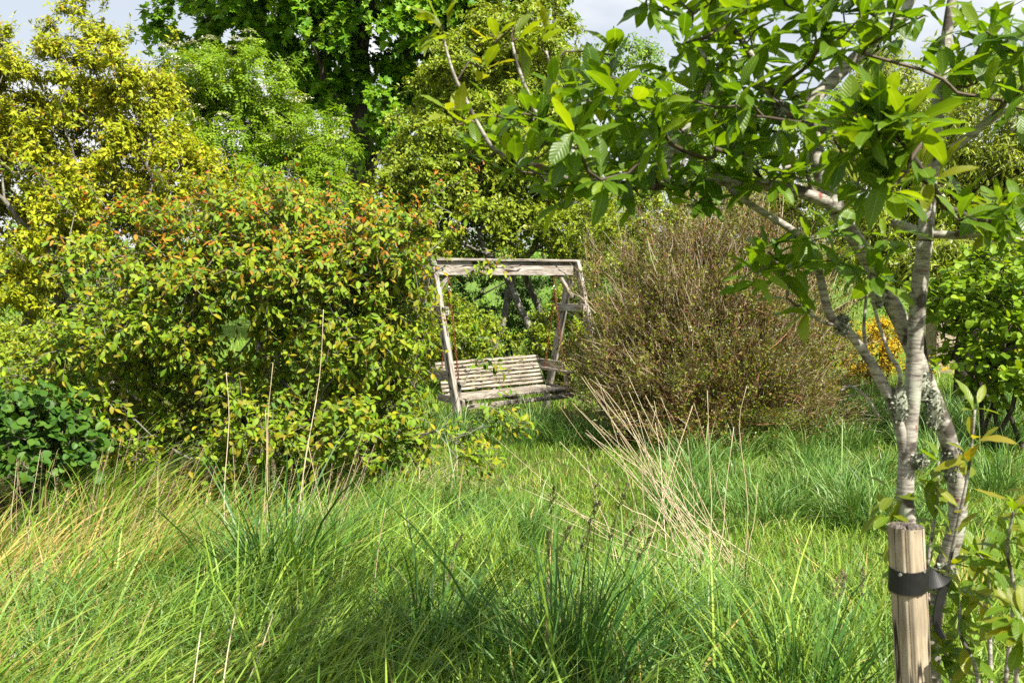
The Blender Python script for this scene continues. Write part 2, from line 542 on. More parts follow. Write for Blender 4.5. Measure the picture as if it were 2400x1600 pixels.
M['straw'] = leaf_mat('straw', [(0, (.36, .27, .15)), (.5, (.5, .40, .25)), (1, (.62, .53, .37))], (.30, .2, .1), .12, .55, .3, (1, 1, .8))
M['seed'] = leaf_mat('seed', [(0, (.10, .12, .06)), (.5, (.16, .16, .08)), (1, (.22, .17, .11))], (.16, .08, .07), .2, .7, .2)
M['bark_near'] = bark_mat('bark_near', [(.3, (.07, .06, .052)), (.42, (.19, .172, .15)), (.56, (.35, .325, .285)), (.75, (.50, .48, .43))], (26, 26, 130), .5, .003,
                          [(16, .57, .64, (.07, .06, .05)), (23, .66, .72, (.20, .08, .055)), (11, .60, .68, (.36, .38, .31))])
M['bark_grey'] = bark_mat('bark_grey', [(.3, (.06, .055, .048)), (.5, (.16, .15, .13)), (.7, (.33, .32, .29))], (14, 14, 8), .6, .01)
M['bark_dark'] = bark_mat('bark_dark', [(.3, (.025, .02, .016)), (.5, (.06, .048, .038)), (.72, (.15, .125, .105))], (14, 14, 6), .6, .01)
M['bark_red'] = bark_mat('bark_red', [(.3, (.11, .05, .025)), (.5, (.26, .125, .06)), (.72, (.40, .27, .17))], (20, 20, 6), .5, .006)
M['twig_brown'] = leaf_mat('twig_brown', [(0, (.085, .048, .022)), (.6, (.20, .125, .065)), (1, (.42, .34, .26))], (.3, .12, .06), .02, .7, .25, (1, 1, 1))
M['twig'] = leaf_mat('twig', [(0, (.07, .05, .036)), (.5, (.14, .11, .08)), (1, (.27, .24, .20))], (.2, .05, .03), .02, .7, .25, (1, 1, 1))
M['twig_near'] = leaf_mat('twig_near', [(0, (.055, .04, .028)), (.5, (.10, .075, .05)), (1, (.17, .13, .095))], (.2, .05, .03), .02, .6, .3, (1, 1, 1))
M['lichen'] = leaf_mat('lichen', [(0, (.10, .11, .08)), (.5, (.22, .24, .18)), (1, (.38, .40, .32))], (.07, .065, .04), .1, .9, .1, (1, 1, .9))
M['wood_swing'] = wood_mat('wood_swing', (.085, .07, .057), (.25, .22, .19), (.45, .425, .39), (4, 90), .6, (.20, .16, .125))
M['wood_slat'] = wood_mat('wood_slat', (.075, .06, .048), (.24, .205, .165), (.42, .385, .33), (5, 110), .6, (.17, .135, .10))
M['wood_stake'] = wood_mat('wood_stake', (.12, .095, .068), (.31, .25, .175), (.47, .40, .30), (4, 55), .7, (.19, .155, .11), 1.3)
M['wood_end'] = bark_mat('wood_end', [(.35, (.03, .024, .02)), (.5, (.10, .085, .072)), (.7, (.22, .19, .165))], (80, 80, 80), .9, .006)
M['rubber'] = plain_mat('rubber', (.007, .007, .008), .5, 0, .4, 60, .5)
M['rust'] = plain_mat('rust', (.15, .05, .022), .85, 0, .5, 90, .2)
M['steel'] = plain_mat('steel', (.45, .45, .44), .4, .8, .2)
M['wire'] = plain_mat('wire', (.03, .032, .03), .7)
M['blue'] = plain_mat('blue', (.03, .22, .48), .45)
M['cable'] = plain_mat('cable', (.12, .12, .13), .6)


# ================================================================== ground
def ground_z(x, y):
    z = .035 * np.sin(x * 1.3 + .4) * np.cos(y * .9) + .03 * np.sin(x * .37 + y * .61)
    far = np.clip((np.hypot(x, y) - 80) / 420, 0, 1)
    return z + 16 * far ** 1.3


def make_ground():
    gx = np.concatenate([-np.geomspace(900, 16, 26), np.linspace(-15, 15, 76), np.geomspace(16, 900, 26)])
    gy = np.concatenate([-np.geomspace(300, 5, 10), np.linspace(-4, 26, 76), np.geomspace(27, 1500, 34)])
    X, Y = np.meshgrid(gx, gy, indexing='ij')
    V = np.stack([X, Y, ground_z(X, Y)], -1).reshape(-1, 3)
    nx, ny = len(gx), len(gy)
    i, j = np.meshgrid(np.arange(nx - 1), np.arange(ny - 1), indexing='ij')
    a = (i * ny + j).ravel()
    T = np.concatenate([np.stack([a, a + ny, a + ny + 1], 1), np.stack([a, a + ny + 1, a + 1], 1)])
    m, t = nodes('ground_soil')
    L = t.links.new
    tc = N(t, 'TexCoord')
    nz = N(t, 'TexNoise', i_Scale=3.0, i_Detail=8.0, i_Roughness=.7); L(tc.outputs['Object'], nz.inputs['Vector'])
    n2 = N(t, 'TexNoise', i_Scale=.4, i_Detail=3.0); L(tc.outputs['Object'], n2.inputs['Vector'])
    r1 = ramp(t, [(.3, (.035, .04, .014)), (.5, (.07, .085, .022)), (.7, (.17, .14, .065))]); L(nz.outputs['Fac'], r1.inputs['Fac'])
    r2 = ramp(t, [(.35, (.07, .14, .02)), (.7, (.12, .19, .03))]); L(n2.outputs['Fac'], r2.inputs['Fac'])
    # short turf beyond the long grass
    sx = N(t, 'SeparateXYZ'); L(tc.outputs['Object'], sx.inputs[0])
    mr = N(t, 'MapRange'); mr.inputs['From Min'].default_value = 12; mr.inputs['From Max'].default_value = 22
    L(sx.outputs['Y'], mr.inputs['Value'])
    mx = N(t, 'MixRGB'); L(mr.outputs[0], mx.inputs['Fac']); L(r1.outputs['Color'], mx.inputs['Color1']); L(r2.outputs['Color'], mx.inputs['Color2'])
    pr = N(t, 'BsdfPrincipled', i_Roughness=.95); pr.inputs['Specular IOR Level'].default_value = .1
    L(mx.outputs['Color'], pr.inputs['Base Color'])
    bp = N(t, 'Bump'); bp.inputs['Strength'].default_value = .7; bp.inputs['Distance'].default_value = .04
    L(nz.outputs['Fac'], bp.inputs['Height']); L(bp.outputs['Normal'], pr.inputs['Normal'])
    out = N(t, 'OutputMaterial'); L(pr.outputs[0], out.inputs['Surface'])
    o = build('ground', [(V, T, np.ones((len(V), 4)), 0)], m, smooth=True, kind='structure')
    o['label'] = 'rough meadow ground under the grass'


make_ground()


# ================================================================== woody plants
def foliage(att, ctr, nt, nl, tlen, lsize, tpl, droop=.25, up=.35, out=.6, spread=.8, young=0.0, young_top=0.0,
            curl=.15, rnd_bias=0.0, tw_r=(.0025, .001), flat=.8, ldroop=.2, young_z=None, curl_sd=.12):
    """Twigs from each attractor and leaves along them. Returns twig mesh data and leaf arrays."""
    n = len(att) * nt
    base = np.repeat(att, nt, 0)
    o = nrm(np.repeat(att - ctr, nt, 0))
    d = nrm(out * o + up * np.array([0, 0, 1.]) + spread * rand_dir(n))
    ln = tlen * rng.uniform(.5, 1.25, n)
    p0 = base + rand_dir(n) * tlen * .12
    p2 = p0 + d * ln[:, None] + np.array([0, 0, -1.]) * (droop * ln)[:, None]
    p1 = p0 + d * (ln * .55)[:, None]
    tw = strands(p0, p1, p2, tw_r[0], tw_r[1])
    t = np.tile((np.arange(nl) + .6) / nl, n) + rng.normal(scale=.06, size=n * nl)
    t = np.clip(t, .12, 1.0)[:, None]
    q0, q1, q2 = (np.repeat(q, nl, 0) for q in (p0, p1, p2))
    pos = (1 - t) ** 2 * q0 + 2 * t * (1 - t) * (2 * q1 - .5 * q0 - .5 * q2) + t * t * q2
    k = n * nl
    td = np.repeat(d, nl, 0)
    side = rand_dir(k)
    side = nrm(side - (side * td).sum(1, keepdims=True) * td * .7)
    ld = nrm(.55 * td + .95 * side + np.array([0, 0, -ldroop]))
    nv = nrm(flat * np.array([0, 0, 1.]) + .45 * np.repeat(o, nl, 0) + .7 * np.array(sdir) + .6 * rand_dir(k))
    size = lsize * rng.uniform(.6, 1.2, k)
    rnd = np.clip(rng.normal(.48 + rnd_bias, .22, k) + np.repeat(rng.normal(0, .12, n), nl), 0, 1)
    tt = t[:, 0]
    age = np.clip(young * rng.random(k) ** 2 * 2 * tt + (rng.random(k) < young_top * tt ** 2) * rng.uniform(.4, 1, k), 0, 1)
    if young_z:
        age = age * np.clip((pos[:, 2] - young_z[0]) / (young_z[1] - young_z[0]), .3, 1)
        size = size * (1 - .35 * age)
    return tw, dict(pos=pos, dirv=ld, nv=nv, size=size, rnd=rnd, age=age, curl=rng.normal(curl, curl_sd, k), tpl=tpl)


def cat(lf, idx=slice(None)):
    return leaves(lf['tpl'], lf['pos'][idx], lf['dirv'][idx], lf['nv'][idx], lf['size'][idx], lf['rnd'][idx], lf['age'][idx], lf['curl'][idx], rng.uniform(.72, 1.18, len(lf['pos'][idx])))


_variants = {}


def single_leaves(lf, idx, mat, parent, wave=.15):
    """The leaves that show largest, each as an object of its own on shared meshes."""
    loc = np.array(parent.location)
    x, y, z = leaf_axes(lf['dirv'][idx], lf['nv'][idx])
    for k, i in enumerate(idx):
        key = (mat.name, lf['tpl'], int(min(.999, lf['rnd'][i]) * 5), int(min(.999, lf['age'][i]) * 5), int(np.clip((lf['curl'][i] + .2) * 7, 0, 5)))
        if key not in _variants:
            V, T, C = leaves(lf['tpl'], np.zeros((1, 3)), np.array([[0, 1., 0]]), np.array([[0, 0, 1.]]), np.ones(1),
                             np.array([(key[2] + .5) / 5]), np.array([(key[3] + (.1 if key[3] == 0 else .5)) / 5]), np.array([(key[4] + .5) / 7 - .2]))
            ob = build('leaf', [(V, T, C, 0)], mat, smooth=True)
            _variants[key] = ob.data
        else:
            ob = bpy.data.objects.new('leaf', _variants[key])
            COL.objects.link(ob)
        s = float(lf['size'][i])
        wv = rng.uniform(.75, 1.15)
        m = Matrix.Identity(4)
        for c, ax in enumerate((x[k], y[k], z[k])):
            for r in range(3):
                m[r][c] = ax[r] * s * (wv if c == 0 else 1)
        p = lf['pos'][i] - loc
        m[0][3], m[1][3], m[2][3] = p
        ob.parent = parent
        ob.matrix_basis = m


def on_screen(pos):
    dy = np.maximum(pos[:, 1], .1)
    px = 1200 + pos[:, 0] / dy * FPX
    py = 650 - (pos[:, 2] - CAMZ) / dy * FPX
    return px, py


def plant(name, label, catg, base, blobs, nA, fol, leaf, bark, r_base, r_tip=.004, stems=1, extra=None, nbranch=8,
          singles=0, group=None, trunk_to=None, seg=.3, alpha=.35, rise=.1, flowers=None, stem_spread=.12, twig=None, crown_smooth=False, zmin=.15):
    """A tree or shrub: trunk, branches, twigs and a crown of leaves."""
    base = np.array([base[0], base[1], float(ground_z(base[0], base[1])) - .05])
    t = thing(name, label, catg, base, group)
    att, ctr = blob_points(blobs, nA, zmin=zmin)
    if extra is not None:
        ex = np.array([P(*e) for e in extra])
        att = np.concatenate([att, ex]); ctr = np.concatenate([ctr, np.repeat(ctr.mean(0)[None], len(ex), 0)])
    top = np.array(trunk_to) if trunk_to is not None else base + (att.mean(0) - base) * .6
    chs = []
    grp = np.zeros(len(att), int) if stems == 1 else rng.integers(0, stems, len(att))
    if stems > 1:
        ang = np.arctan2(att[:, 1] - base[1], att[:, 0] - base[0]) + rng.normal(0, .25, len(att))
        grp = ((ang + math.pi) / (2 * math.pi) * stems).astype(int) % stems
    for s in range(stems):
        a = att[grp == s]
        if len(a) == 0:
            continue
        sk = Skel()
        b0 = base + np.array([*rng.normal(0, stem_spread, 2), 0]) * (stems > 1)
        tp = top if stems == 1 else b0 + (a.mean(0) - b0) * .55
        n = max(3, int(np.linalg.norm(tp - b0) / seg))
        tt = np.linspace(0, 1, n + 1)[:, None]
        mid = (b0 + tp) / 2 + np.array([0, 0, .12 * np.linalg.norm(tp - b0)])
        pts = (1 - tt) ** 2 * b0 + 2 * tt * (1 - tt) * mid + tt ** 2 * tp
        pts[1:] += rng.normal(scale=.05 * seg + .01, size=(n, 3))
        sk.chain(pts)
        sk.grow(a, seg=seg, alpha=alpha, rise=rise)
        c = sk.chains(r_tip, r_base / stems ** .4)
        chs.append(c)
    for c in chs:
        p, r = c[0]
        r = r.copy(); r[0] *= 1.25
        build('trunk' if stems == 1 else 'stem', [(*tube(p, r, 10, wob=.03), 0)], bark, t, smooth=True)
    rest = sorted([x for c in chs for x in c[1:]], key=lambda x: -x[1].max())
    for p, r in rest[:nbranch]:
        build('branch', [(*tube(p, r, 7, wob=.03), 0)], bark, t, smooth=True)
    twm = twig or M['twig']
    tws = [(*tube(p, r, 4 if r.max() > .01 else 3, cap=False), 0) for p, r in rest[nbranch:]]
    nex = 0 if extra is None else len(extra)
    tw, lf = foliage(att[:len(att) - nex], ctr[:len(att) - nex], **fol)
    twl = [(*tw, 1)]
    if nex:
        tw2, lf2 = foliage(att[-nex:], ctr[-nex:], **{**fol, 'nt': 5, 'out': .9, 'spread': .5})
        twl.append((*tw2, 1))
        lf = {k: (np.concatenate([lf[k], lf2[k]]) if k != 'tpl' else lf[k]) for k in lf}
    build('twigs', tws + twl, [bark, twm], t, kind='stuff')
    idx = np.arange(len(lf['pos']))
    if singles:
        px, py = on_screen(lf['pos'])
        sc = lf['pos'][:, 1] / lf['size'] + 1e3 * ((px < 0) | (px > 2400) | (py < 0) | (py > 1600))
        # spread the single leaves over the visible front of the crown
        o = np.argsort(sc * rng.uniform(.85, 1.15, len(sc)))
        single_leaves(lf, o[:singles], leaf, t)
        idx = o[singles:]
    build('crown' if not singles else 'foliage', [(*cat(lf, idx), 0)], leaf, t, smooth=crown_smooth, kind='stuff' if singles else None)
    if flowers:
        flowers(t, att, ctr)
    return t, att, ctr


# ---- far trees that close the view behind the garden
far = [(60, 30, 2.8, 2.2, 570, 'dark far tree low behind the left edge of the golden tree'),
       (330, 34, 3.0, 2.2, 590, 'dark far tree showing through gaps behind the golden tree'),
       (640, 36, 3.0, 1.9, 600, 'far tree low behind the white-flowered tree'),
       (1010, 33, 3.2, 2.4, 570, 'far green tree behind the fine-leaved tree above the swing'),
       (1330, 35, 3.2, 2.2, 590, 'far green tree glimpsed behind the swing frame'),
       (1640, 37, 3.4, 2.0, 600, 'far tree hidden behind the brown twiggy shrub'),
       (1930, 39, 3.0, 2.0, 590, 'far tree seen between the pale stems at right')]
for px, Y, rx, rz, py, lab in far:
    c = P(px, py, Y)
    plant('far_tree', lab, 'tree', (c[0], c[1]), [(px, py, Y, rx, 2.2, rz), (px + 60, py + 50, Y - .5, rx * .7, 2, rz * .8)], 70,
          dict(nt=9, nl=7, tlen=.6, lsize=.13, tpl='tiny', droop=.2), M['leaf_maple'], M['bark_dark'], .22, .012, seg=.7, nbranch=3, group='trees beyond the garden')

# ---- the big maple-leaved tree
plant('sycamore_tree', 'tall broad tree with dark trunk and big lobed green leaves', 'tree', P(845, 700, 24)[:2],
      [(560, 100, 24, 1.5, 1.8, .75), (450, 55, 24, .9, 1.2, .55), (700, 40, 24, 2.2, 2.4, 1.1), (900, 70, 23.4, 2.4, 2.4, 1.3), (640, -120, 24, 3, 3, 1.5),
       (1000, -140, 24, 3.2, 3, 1.9), (880, 225, 23, 1.1, 1.5, .75), (770, 200, 24.5, 1.3, 1.6, .6), (930, 320, 23, .8, 1.2, .7), (1230, 90, 24, 1.3, 1.6, 1.1),
       (1080, 180, 24, 1.4, 1.8, 1.2), (820, 330, 25.5, .8, 1.2, .5), (1100, 20, 23.5, 1.6, 1.6, 1.0), (800, -330, 24, 3.4, 3.2, 2.2), (820, 120, 25.5, 2.8, 1.5, 1.5), (1120, 130, 25, 2.2, 1.5, 1.4)], 680,
      dict(nt=13, nl=7, tlen=.5, lsize=.175, tpl='maple', droop=.35, up=.2, out=.7, ldroop=.45, flat=.6), M['leaf_maple'], M['bark_dark'], .36, .008,
      trunk_to=P(850, 120, 24), seg=.6, nbranch=10)


# ---- white-flowered tree with feathered leaves
def rowan_flowers(t, att, ctr):
    tops = att[(att[:, 2] > np.percentile(att[:, 2], 35)) & (att[:, 1] < np.percentile(att[:, 1], 75))]
    tops = tops[rng.permutation(len(tops))[:80]]
    for q in tops:
        c = q + np.array([0, -.22, .30])
        n = 46
        a = rng.random(n) * 2 * math.pi; r = np.sqrt(rng.random(n)) * .10
        p = c + np.stack([r * np.cos(a), r * np.sin(a), .045 * (1 - (r / .10) ** 2) + rng.normal(0, .006, n)], 1)
        lf = leaves('tiny', p, rand_dir(n) * [1, 1, .2], nrm(np.array([0, 0, 1.]) + .3 * rand_dir(n)), np.full(n, .042), rng.random(n), np.zeros(n), 0)
        st = strands(np.repeat(q[None], 6, 0), np.repeat(((q + c) / 2)[None], 6, 0), p[:6], .002, .001)
        build('flower_head', [(*lf, 0), (*st, 1)], [M['flower_cream'], M['leaf_rowan']], t)


plant('rowan_tree', 'light green tree with feathery leaves and flat cream flower heads', 'tree', P(640, 700, 15)[:2],
      [(560, 215, 15, .85, 1.0, .5), (520, 350, 15, 1.0, 1.2, .75), (700, 310, 15, .65, 1.0, .5), (765, 420, 14.8, .38, .8, .55), (650, 440, 14.6, .95, 1.1, .5),
       (440, 210, 15, .5, .8, .45), (700, 530, 14.6, .8, 1, .45)], 230,
      dict(nt=7, nl=5, tlen=.30, lsize=.21, tpl='pinnate', droop=.1, up=.6, out=.5, ldroop=.35, flat=1.1, curl=.25), M['leaf_rowan'], M['bark_grey'], .10, .004,
      stems=4, seg=.35, nbranch=8, flowers=rowan_flowers)

# ---- golden tree on the left
plant('golden_tree', 'golden yellow-green small-leaved tree with thin upright top shoots', 'tree', P(290, 700, 13)[:2],
      [(150, 300, 13, 1.5, 1.4, .95), (40, 480, 12.8, 1.2, 1.3, 1.0), (350, 330, 13, .62, 1.0, .85), (255, 190, 13, .75, .9, .5), (165, 60, 13, .24, .3, .42), (205, 30, 13, .16, .2, .45), (245, 95, 13, .2, .3, .35),
       (40, 160, 13, .4, .5, .4), (430, 440, 12.8, .62, 1.0, .5), (560, 490, 12.7, .5, .8, .3), (0, 690, 12.6, 1.0, 1.1, .7), (230, 520, 12.6, 1.1, 1.2, .55), (-200, 300, 13, 1.4, 1.3, 1.4), (180, 420, 13.6, 1.6, .8, 1.2), (60, 250, 13.6, .9, .7, .6)], 620,
      dict(nt=17, nl=10, tlen=.28, lsize=.074, tpl='small', droop=.05, up=.6, out=.5, spread=.8, young=.16, young_top=.06, ldroop=.25, flat=.45), M['leaf_yellow'], M['bark_grey'], .13, .004,
      stems=5, seg=.3, nbranch=14, extra=[(205, -5, 13), (150, 10, 13), (240, 25, 13), (300, 90, 13), (395, 110, 13)])

# ---- fine-leaved tree behind the swing
plant('birch_tree', 'fine-leaved yellowish tree with grey lichened trunk behind the swing', 'tree', P(1187, 900, 15.5)[:2],
      [(1150, 310, 16, 1.5, 1.5, 1.15), (1215, 150, 16, 1.0, 1.2, .85), (1040, 400, 15.6, 1.0, 1.2, .75), (1260, 420, 15.8, 1.0, 1.2, .75), (920, 480, 15.4, .75, 1.0, .4), (1160, 540, 15.2, 1.5, 1.2, .42),
       (1280, 60, 16, .28, .5, .4), (1370, 540, 15.6, .7, 1.0, .5), (1100, 180, 16, .7, 1.0, .6)], 640,
      dict(nt=16, nl=10, tlen=.32, lsize=.078, tpl='tiny', droop=.25, up=.15, out=.5, spread=.8, ldroop=.3, flat=.4), M['leaf_birch'], M['bark_grey'], .085, .003,
      stems=3, seg=.3, nbranch=14, stem_spread=.45)

# ---- paler birch seen against the sky through the near tree
plant('birch_tree', 'sparse light-leaved tree against the sky behind the near branches', 'tree', P(1620, 800, 18)[:2],
      [(1470, 170, 18, .7, 1.0, .65), (1560, 260, 18, 1.0, 1.2, .65), (1700, 300, 18, 1.1, 1.2, .6), (1880, 340, 18, 1.0, 1.2, .6), (1620, 470, 17.6, 1.5, 1.2, .5), (1880, 480, 17.6, 1.2, 1.2, .5), (2050, 250, 18, .8, 1, .7)], 300,
      dict(nt=14, nl=8, tlen=.40, lsize=.075, tpl='tiny', droop=.4, up=.1, out=.6, ldroop=.4, flat=.4), M['leaf_green'], M['bark_grey'], .11, .003,
      stems=3, seg=.35, nbranch=10)

# ---- shrubs behind and beside the swing
for lab, bx, blobs, lm, nA in (
        ('low bright green shrub behind the left end of the swing bench', 1100, [(1105, 830, 13.4, .55, .5, .45), (1050, 780, 13.6, .4, .5, .5)], 'leaf_birch', 70),
        ('rounded bright green bush behind the right swing leg', 1320, [(1325, 800, 13.2, .38, .5, .55), (1265, 850, 13.4, .35, .4, .35)], 'leaf_birch', 75),
        ('mid green bush under the fine-leaved tree seen through the swing', 1215, [(1130, 700, 18, 1.4, .9, .8), (1290, 740, 18, 1.2, .9, .85), (1420, 700, 18, 1.0, .9, .9)], 'leaf_dark', 230),
        ('dark green bush behind the red-tipped shrub and left swing leg', 930, [(930, 790, 14.5, 1.0, .9, .9), (780, 700, 14.5, .9, .8, .9), (1000, 640, 14.8, .6, .7, .6)], 'leaf_dark', 180),
        ('leafy green bush behind the brown twiggy shrub', 1480, [(1480, 540, 13.5, .7, .9, .6), (1740, 500, 13.8, 1.1, .9, .55), (1920, 520, 13.8, .7, .9, .6), (1440, 640, 13.4, .6, .7, .6)], 'leaf_birch', 210),
        ('low green undergrowth bush below the golden tree', 60, [(60, 850, 11, .8, .7, .45), (300, 820, 11.4, .7, .6, .5)], 'leaf_birch', 90)):
    Yb = blobs[0][2]
    plant('bush', lab, 'bush', P(bx, 900, Yb)[:2], blobs, nA,
          dict(nt=13, nl=9, tlen=.22, lsize=.058, tpl='tiny', droop=.1, up=.6, out=.5, ldroop=.1), M[lm], M['bark_dark'], .035, .003, stems=4, seg=.22, nbranch=4, group='bushes around the swing', zmin=.05)

# ---- willow-like tree at right with dark leaning stems
plant('willow_tree', 'yellow-green narrow-leaved tree with dark leaning stems at right', 'tree', P(2235, 930, 12)[:2],
      [(2310, 330, 12, .9, 1.1, .95), (2340, 540, 11.8, .8, 1.0, .6), (2120, 270, 12.2, .6, 1.0, .8), (2150, 560, 11.8, .65, .9, .4), (2050, 610, 11.8, .5, .8, .32), (2220, 660, 11.6, .6, .8, .28), (2460, 450, 12, .9, 1.1, 1.2), (2240, 430, 11.8, .7, .9, .5), (2020, 470, 12.2, .5, .8, .5)], 520,
      dict(nt=18, nl=8, tlen=.32, lsize=.095, tpl='lance', droop=.35, up=.2, out=.5, ldroop=.8, flat=.35), M['leaf_willow'], M['bark_dark'], .15, .004,
      stems=5, seg=.3, nbranch=14, stem_spread=.22)

# ---- round-leaved shrub at the right edge
plant('hazel_shrub', 'round-leaved bright green shrub at the right edge', 'shrub', P(2340, 1000, 9.3)[:2],
      [(2330, 760, 9.3, .5, .6, .5), (2255, 700, 9.3, .3, .5, .35), (2400, 650, 9.3, .5, .6, .45), (2390, 880, 9.2, .4, .5, .3), (2300, 850, 9.2, .3, .4, .25)], 95,
      dict(nt=8, nl=6, tlen=.24, lsize=.075, tpl='round', droop=.15, up=.4, out=.5, ldroop=.3, flat=1.0), M['leaf_rowan'], M['bark_dark'], .04, .003,
      stems=5, seg=.25, nbranch=8, singles=200)

# ---- yellow azalea
plant('azalea_shrub', 'small golden yellow shrub between the pale stems', 'shrub', P(2050, 900, 15)[:2],
      [(2035, 830, 15, .42, .45, .36), (2085, 790, 15, .3, .4, .3)], 60,
      dict(nt=10, nl=8, tlen=.16, lsize=.06, tpl='small', droop=.1, up=.5, young=.2), M['petal_yellow'], M['bark_dark'], .03, .003, stems=4, seg=.18, nbranch=3, zmin=.05)

# ---- brown twiggy shrub
def brown_shrub():
    b = P(1655, 1040, 9.9)
    base = np.array([b[0], b[1], -.03])
    t = thing('myrtle_shrub', 'big rounded brown shrub of dense dry twigs and tiny leaves beside the swing', 'shrub', base)
    n = 760
    az = rng.uniform(0, 2 * math.pi, n)
    el = np.arcsin(rng.uniform(-.25, 1, n))
    d = np.stack([np.cos(az) * np.cos(el), np.sin(az) * np.cos(el), np.sin(el)], 1)
    c = base + np.array([.06, .1, .55])
    R3 = np.array([1.48, 1.2, 2.06])
    lump = 1 + .10 * np.sin(az * 3 + 1) * np.cos(el * 4) + .10 * np.sin(az * 5 + el * 6) + rng.normal(0, .06, n)
    att = c + d * R3 * (lump * rng.uniform(.45, .92, n))[:, None]
    att = att[att[:, 2] > .12]
    ch = []
    g = (np.arctan2(att[:, 1] - base[1], att[:, 0] - base[0]) + math.pi + rng.normal(0, .4, len(att))) / (2 * math.pi) * 8
    for s in range(8):
        a = att[g.astype(int) % 8 == s]
        if len(a) < 2:
            continue
        sk = Skel()
        b0 = base + np.array([*rng.normal(0, .16, 2), 0])
        tp = b0 + (a.mean(0) - b0) * .5
        sk.chain([b0 + (tp - b0) * q + np.array([*rng.normal(0, .02, 2), 0]) for q in np.linspace(0, 1, 5)])
        sk.grow(a, seg=.2, alpha=.25, rise=.05, jit=.16)
        ch.append(sk.chains(.004, .038))
    for cc in ch:
        build('stem', [(*tube(*cc[0], 8, wob=.05), 0)], M['bark_red'], t, smooth=True)
    rest = sorted([x for cc in ch for x in cc[1:]], key=lambda x: -x[1].max())
    for p, r in rest[:10]:
        build('branch', [(*tube(p, r, 6, wob=.04), 0)], M['bark_red'], t, smooth=True)
    tws = [(*tube(p, r, 3, cap=False), 0) for p, r in rest[10:]]
    # brush of fine twigs, fanning out from the base
    k = 36
    q = np.repeat(att, k, 0)
    o = nrm(q - (base + np.array([0, 0, -.25])))
    m = len(q)
    p0 = q + rand_dir(m) * rng.uniform(.02, .22, (m, 1))
    dd = nrm(o + .62 * rand_dir(m) + np.array([0, 0, .12]))
    ln = rng.uniform(.07, .26, m)[:, None]
    p2 = p0 + dd * ln
    tw = strands(p0, p0 + dd * ln * .5 + rand_dir(m) * .02, p2, .0020, .0009)
    # dead pale twigs near the middle
    m2 = 420
    sel = q[rng.permutation(m)[:m2]]
    o2 = nrm(sel - base)
    e0 = sel + o2 * rng.uniform(0, .25, (m2, 1)); e2 = e0 + nrm(o2 + .4 * rand_dir(m2)) * rng.uniform(.15, .34, (m2, 1))
    tw2 = strands(e0, (e0 + e2) / 2 + rand_dir(m2) * .02, e2, .0035, .0015, np.ones(m2))
    build('twigs', tws + [(*tw, 1), (*tw2, 1)], [M['bark_red'], M['twig_brown']], t, kind='stuff')
    nl = 5
    s = rng.random((m * nl, 1)) * .9 + .1
    pos = np.repeat(p0, nl, 0) * (1 - s) + np.repeat(p2, nl, 0) * s
    side = rand_dir(m * nl)
    keep = rng.random(m * nl) < np.repeat(np.repeat(rng.uniform(.45, 1.1, len(att)), k), nl)
    low = np.clip((1.5 - pos[:, 2]) / 2, -.3, .5)
    lf = leaves('tiny', pos[keep], nrm(.5 * np.repeat(dd, nl, 0) + side)[keep], nrm(np.array([0, 0, .6]) + .8 * rand_dir(m * nl))[keep],
                rng.uniform(.02, .036, keep.sum()), np.clip(rng.normal(.5, .25, keep.sum()), 0, 1), (rng.random(keep.sum()) < .22) * rng.random(keep.sum()), 0)
    build('crown', [(*lf, 0)], M['leaf_brown'], t)


brown_shrub()

# ---- red-tipped shrub in front on the left
SPR = [(1078, 428, 7.0), (1060, 500, 7.0), (1040, 560, 6.9), (1120, 640, 6.9), (1095, 650, 6.9), (1090, 800, 6.9), (1110, 850, 6.9), (1130, 955, 6.7), (1185, 1015, 6.6), (1140, 990, 6.6), (1090, 1060, 6.5), (1080, 1085, 6.4), (1030, 1010, 6.8), (1060, 1035, 6.7), (1100, 1005, 6.65), 
       (40, 405, 7.2), (120, 440, 7.2), (230, 465, 7.2), (175, 500, 7.2), (670, 430, 7.3), (480, 460, 7.3), (860, 490, 7.2), (390, 440, 7.4), (760, 470, 7.2), (950, 500, 7.1), (1000, 470, 7.0), (70, 610, 7.0), (20, 870, 6.8), (60, 890, 6.7), (560, 440, 7.3)]
plant('red_tipped_shrub', 'large spreading shrub with oval green leaves and orange-red young tips', 'shrub', P(600, 1130, 7.5)[:2],
      [(600, 740, 7.55, 1.2, .9, .85), (560, 640, 7.0, 1.0, .5, .28), (800, 700, 6.95, .5, .4, .3), (300, 800, 6.9, .45, .4, .25), (870, 590, 7.3, .40, .6, .32), (620, 560, 7.5, .8, .8, .3), (340, 640, 7.4, .5, .7, .42), (880, 800, 7.2, .36, .6, .55), (850, 1000, 7.0, .38, .6, .30), (220, 880, 7.1, .58, .7, .32), (520, 1040, 7.3, 1.15, .6, .28), (640, 980, 6.75, .5, .3, .14), (925, 800, 7.1, .18, .35, .5), (925, 985, 7.0, .22, .3, .26), (950, 600, 7.1, .2, .4, .28), (380, 1060, 6.7, .4, .3, .12), (150, 1000, 7.1, .5, .5, .25)], 480,
      dict(nt=13, nl=8, tlen=.25, lsize=.061, tpl='oval', droop=.22, up=.4, out=.6, spread=.8, young=.16, young_top=.55, ldroop=.5, flat=.6, curl=.2, curl_sd=.22, young_z=(1.2, 2.1)), M['leaf_red'], M['bark_grey'], .045, .003,
      stems=7, seg=.25, nbranch=16, extra=SPR, singles=300, stem_spread=.3, crown_smooth=True, zmin=.1)
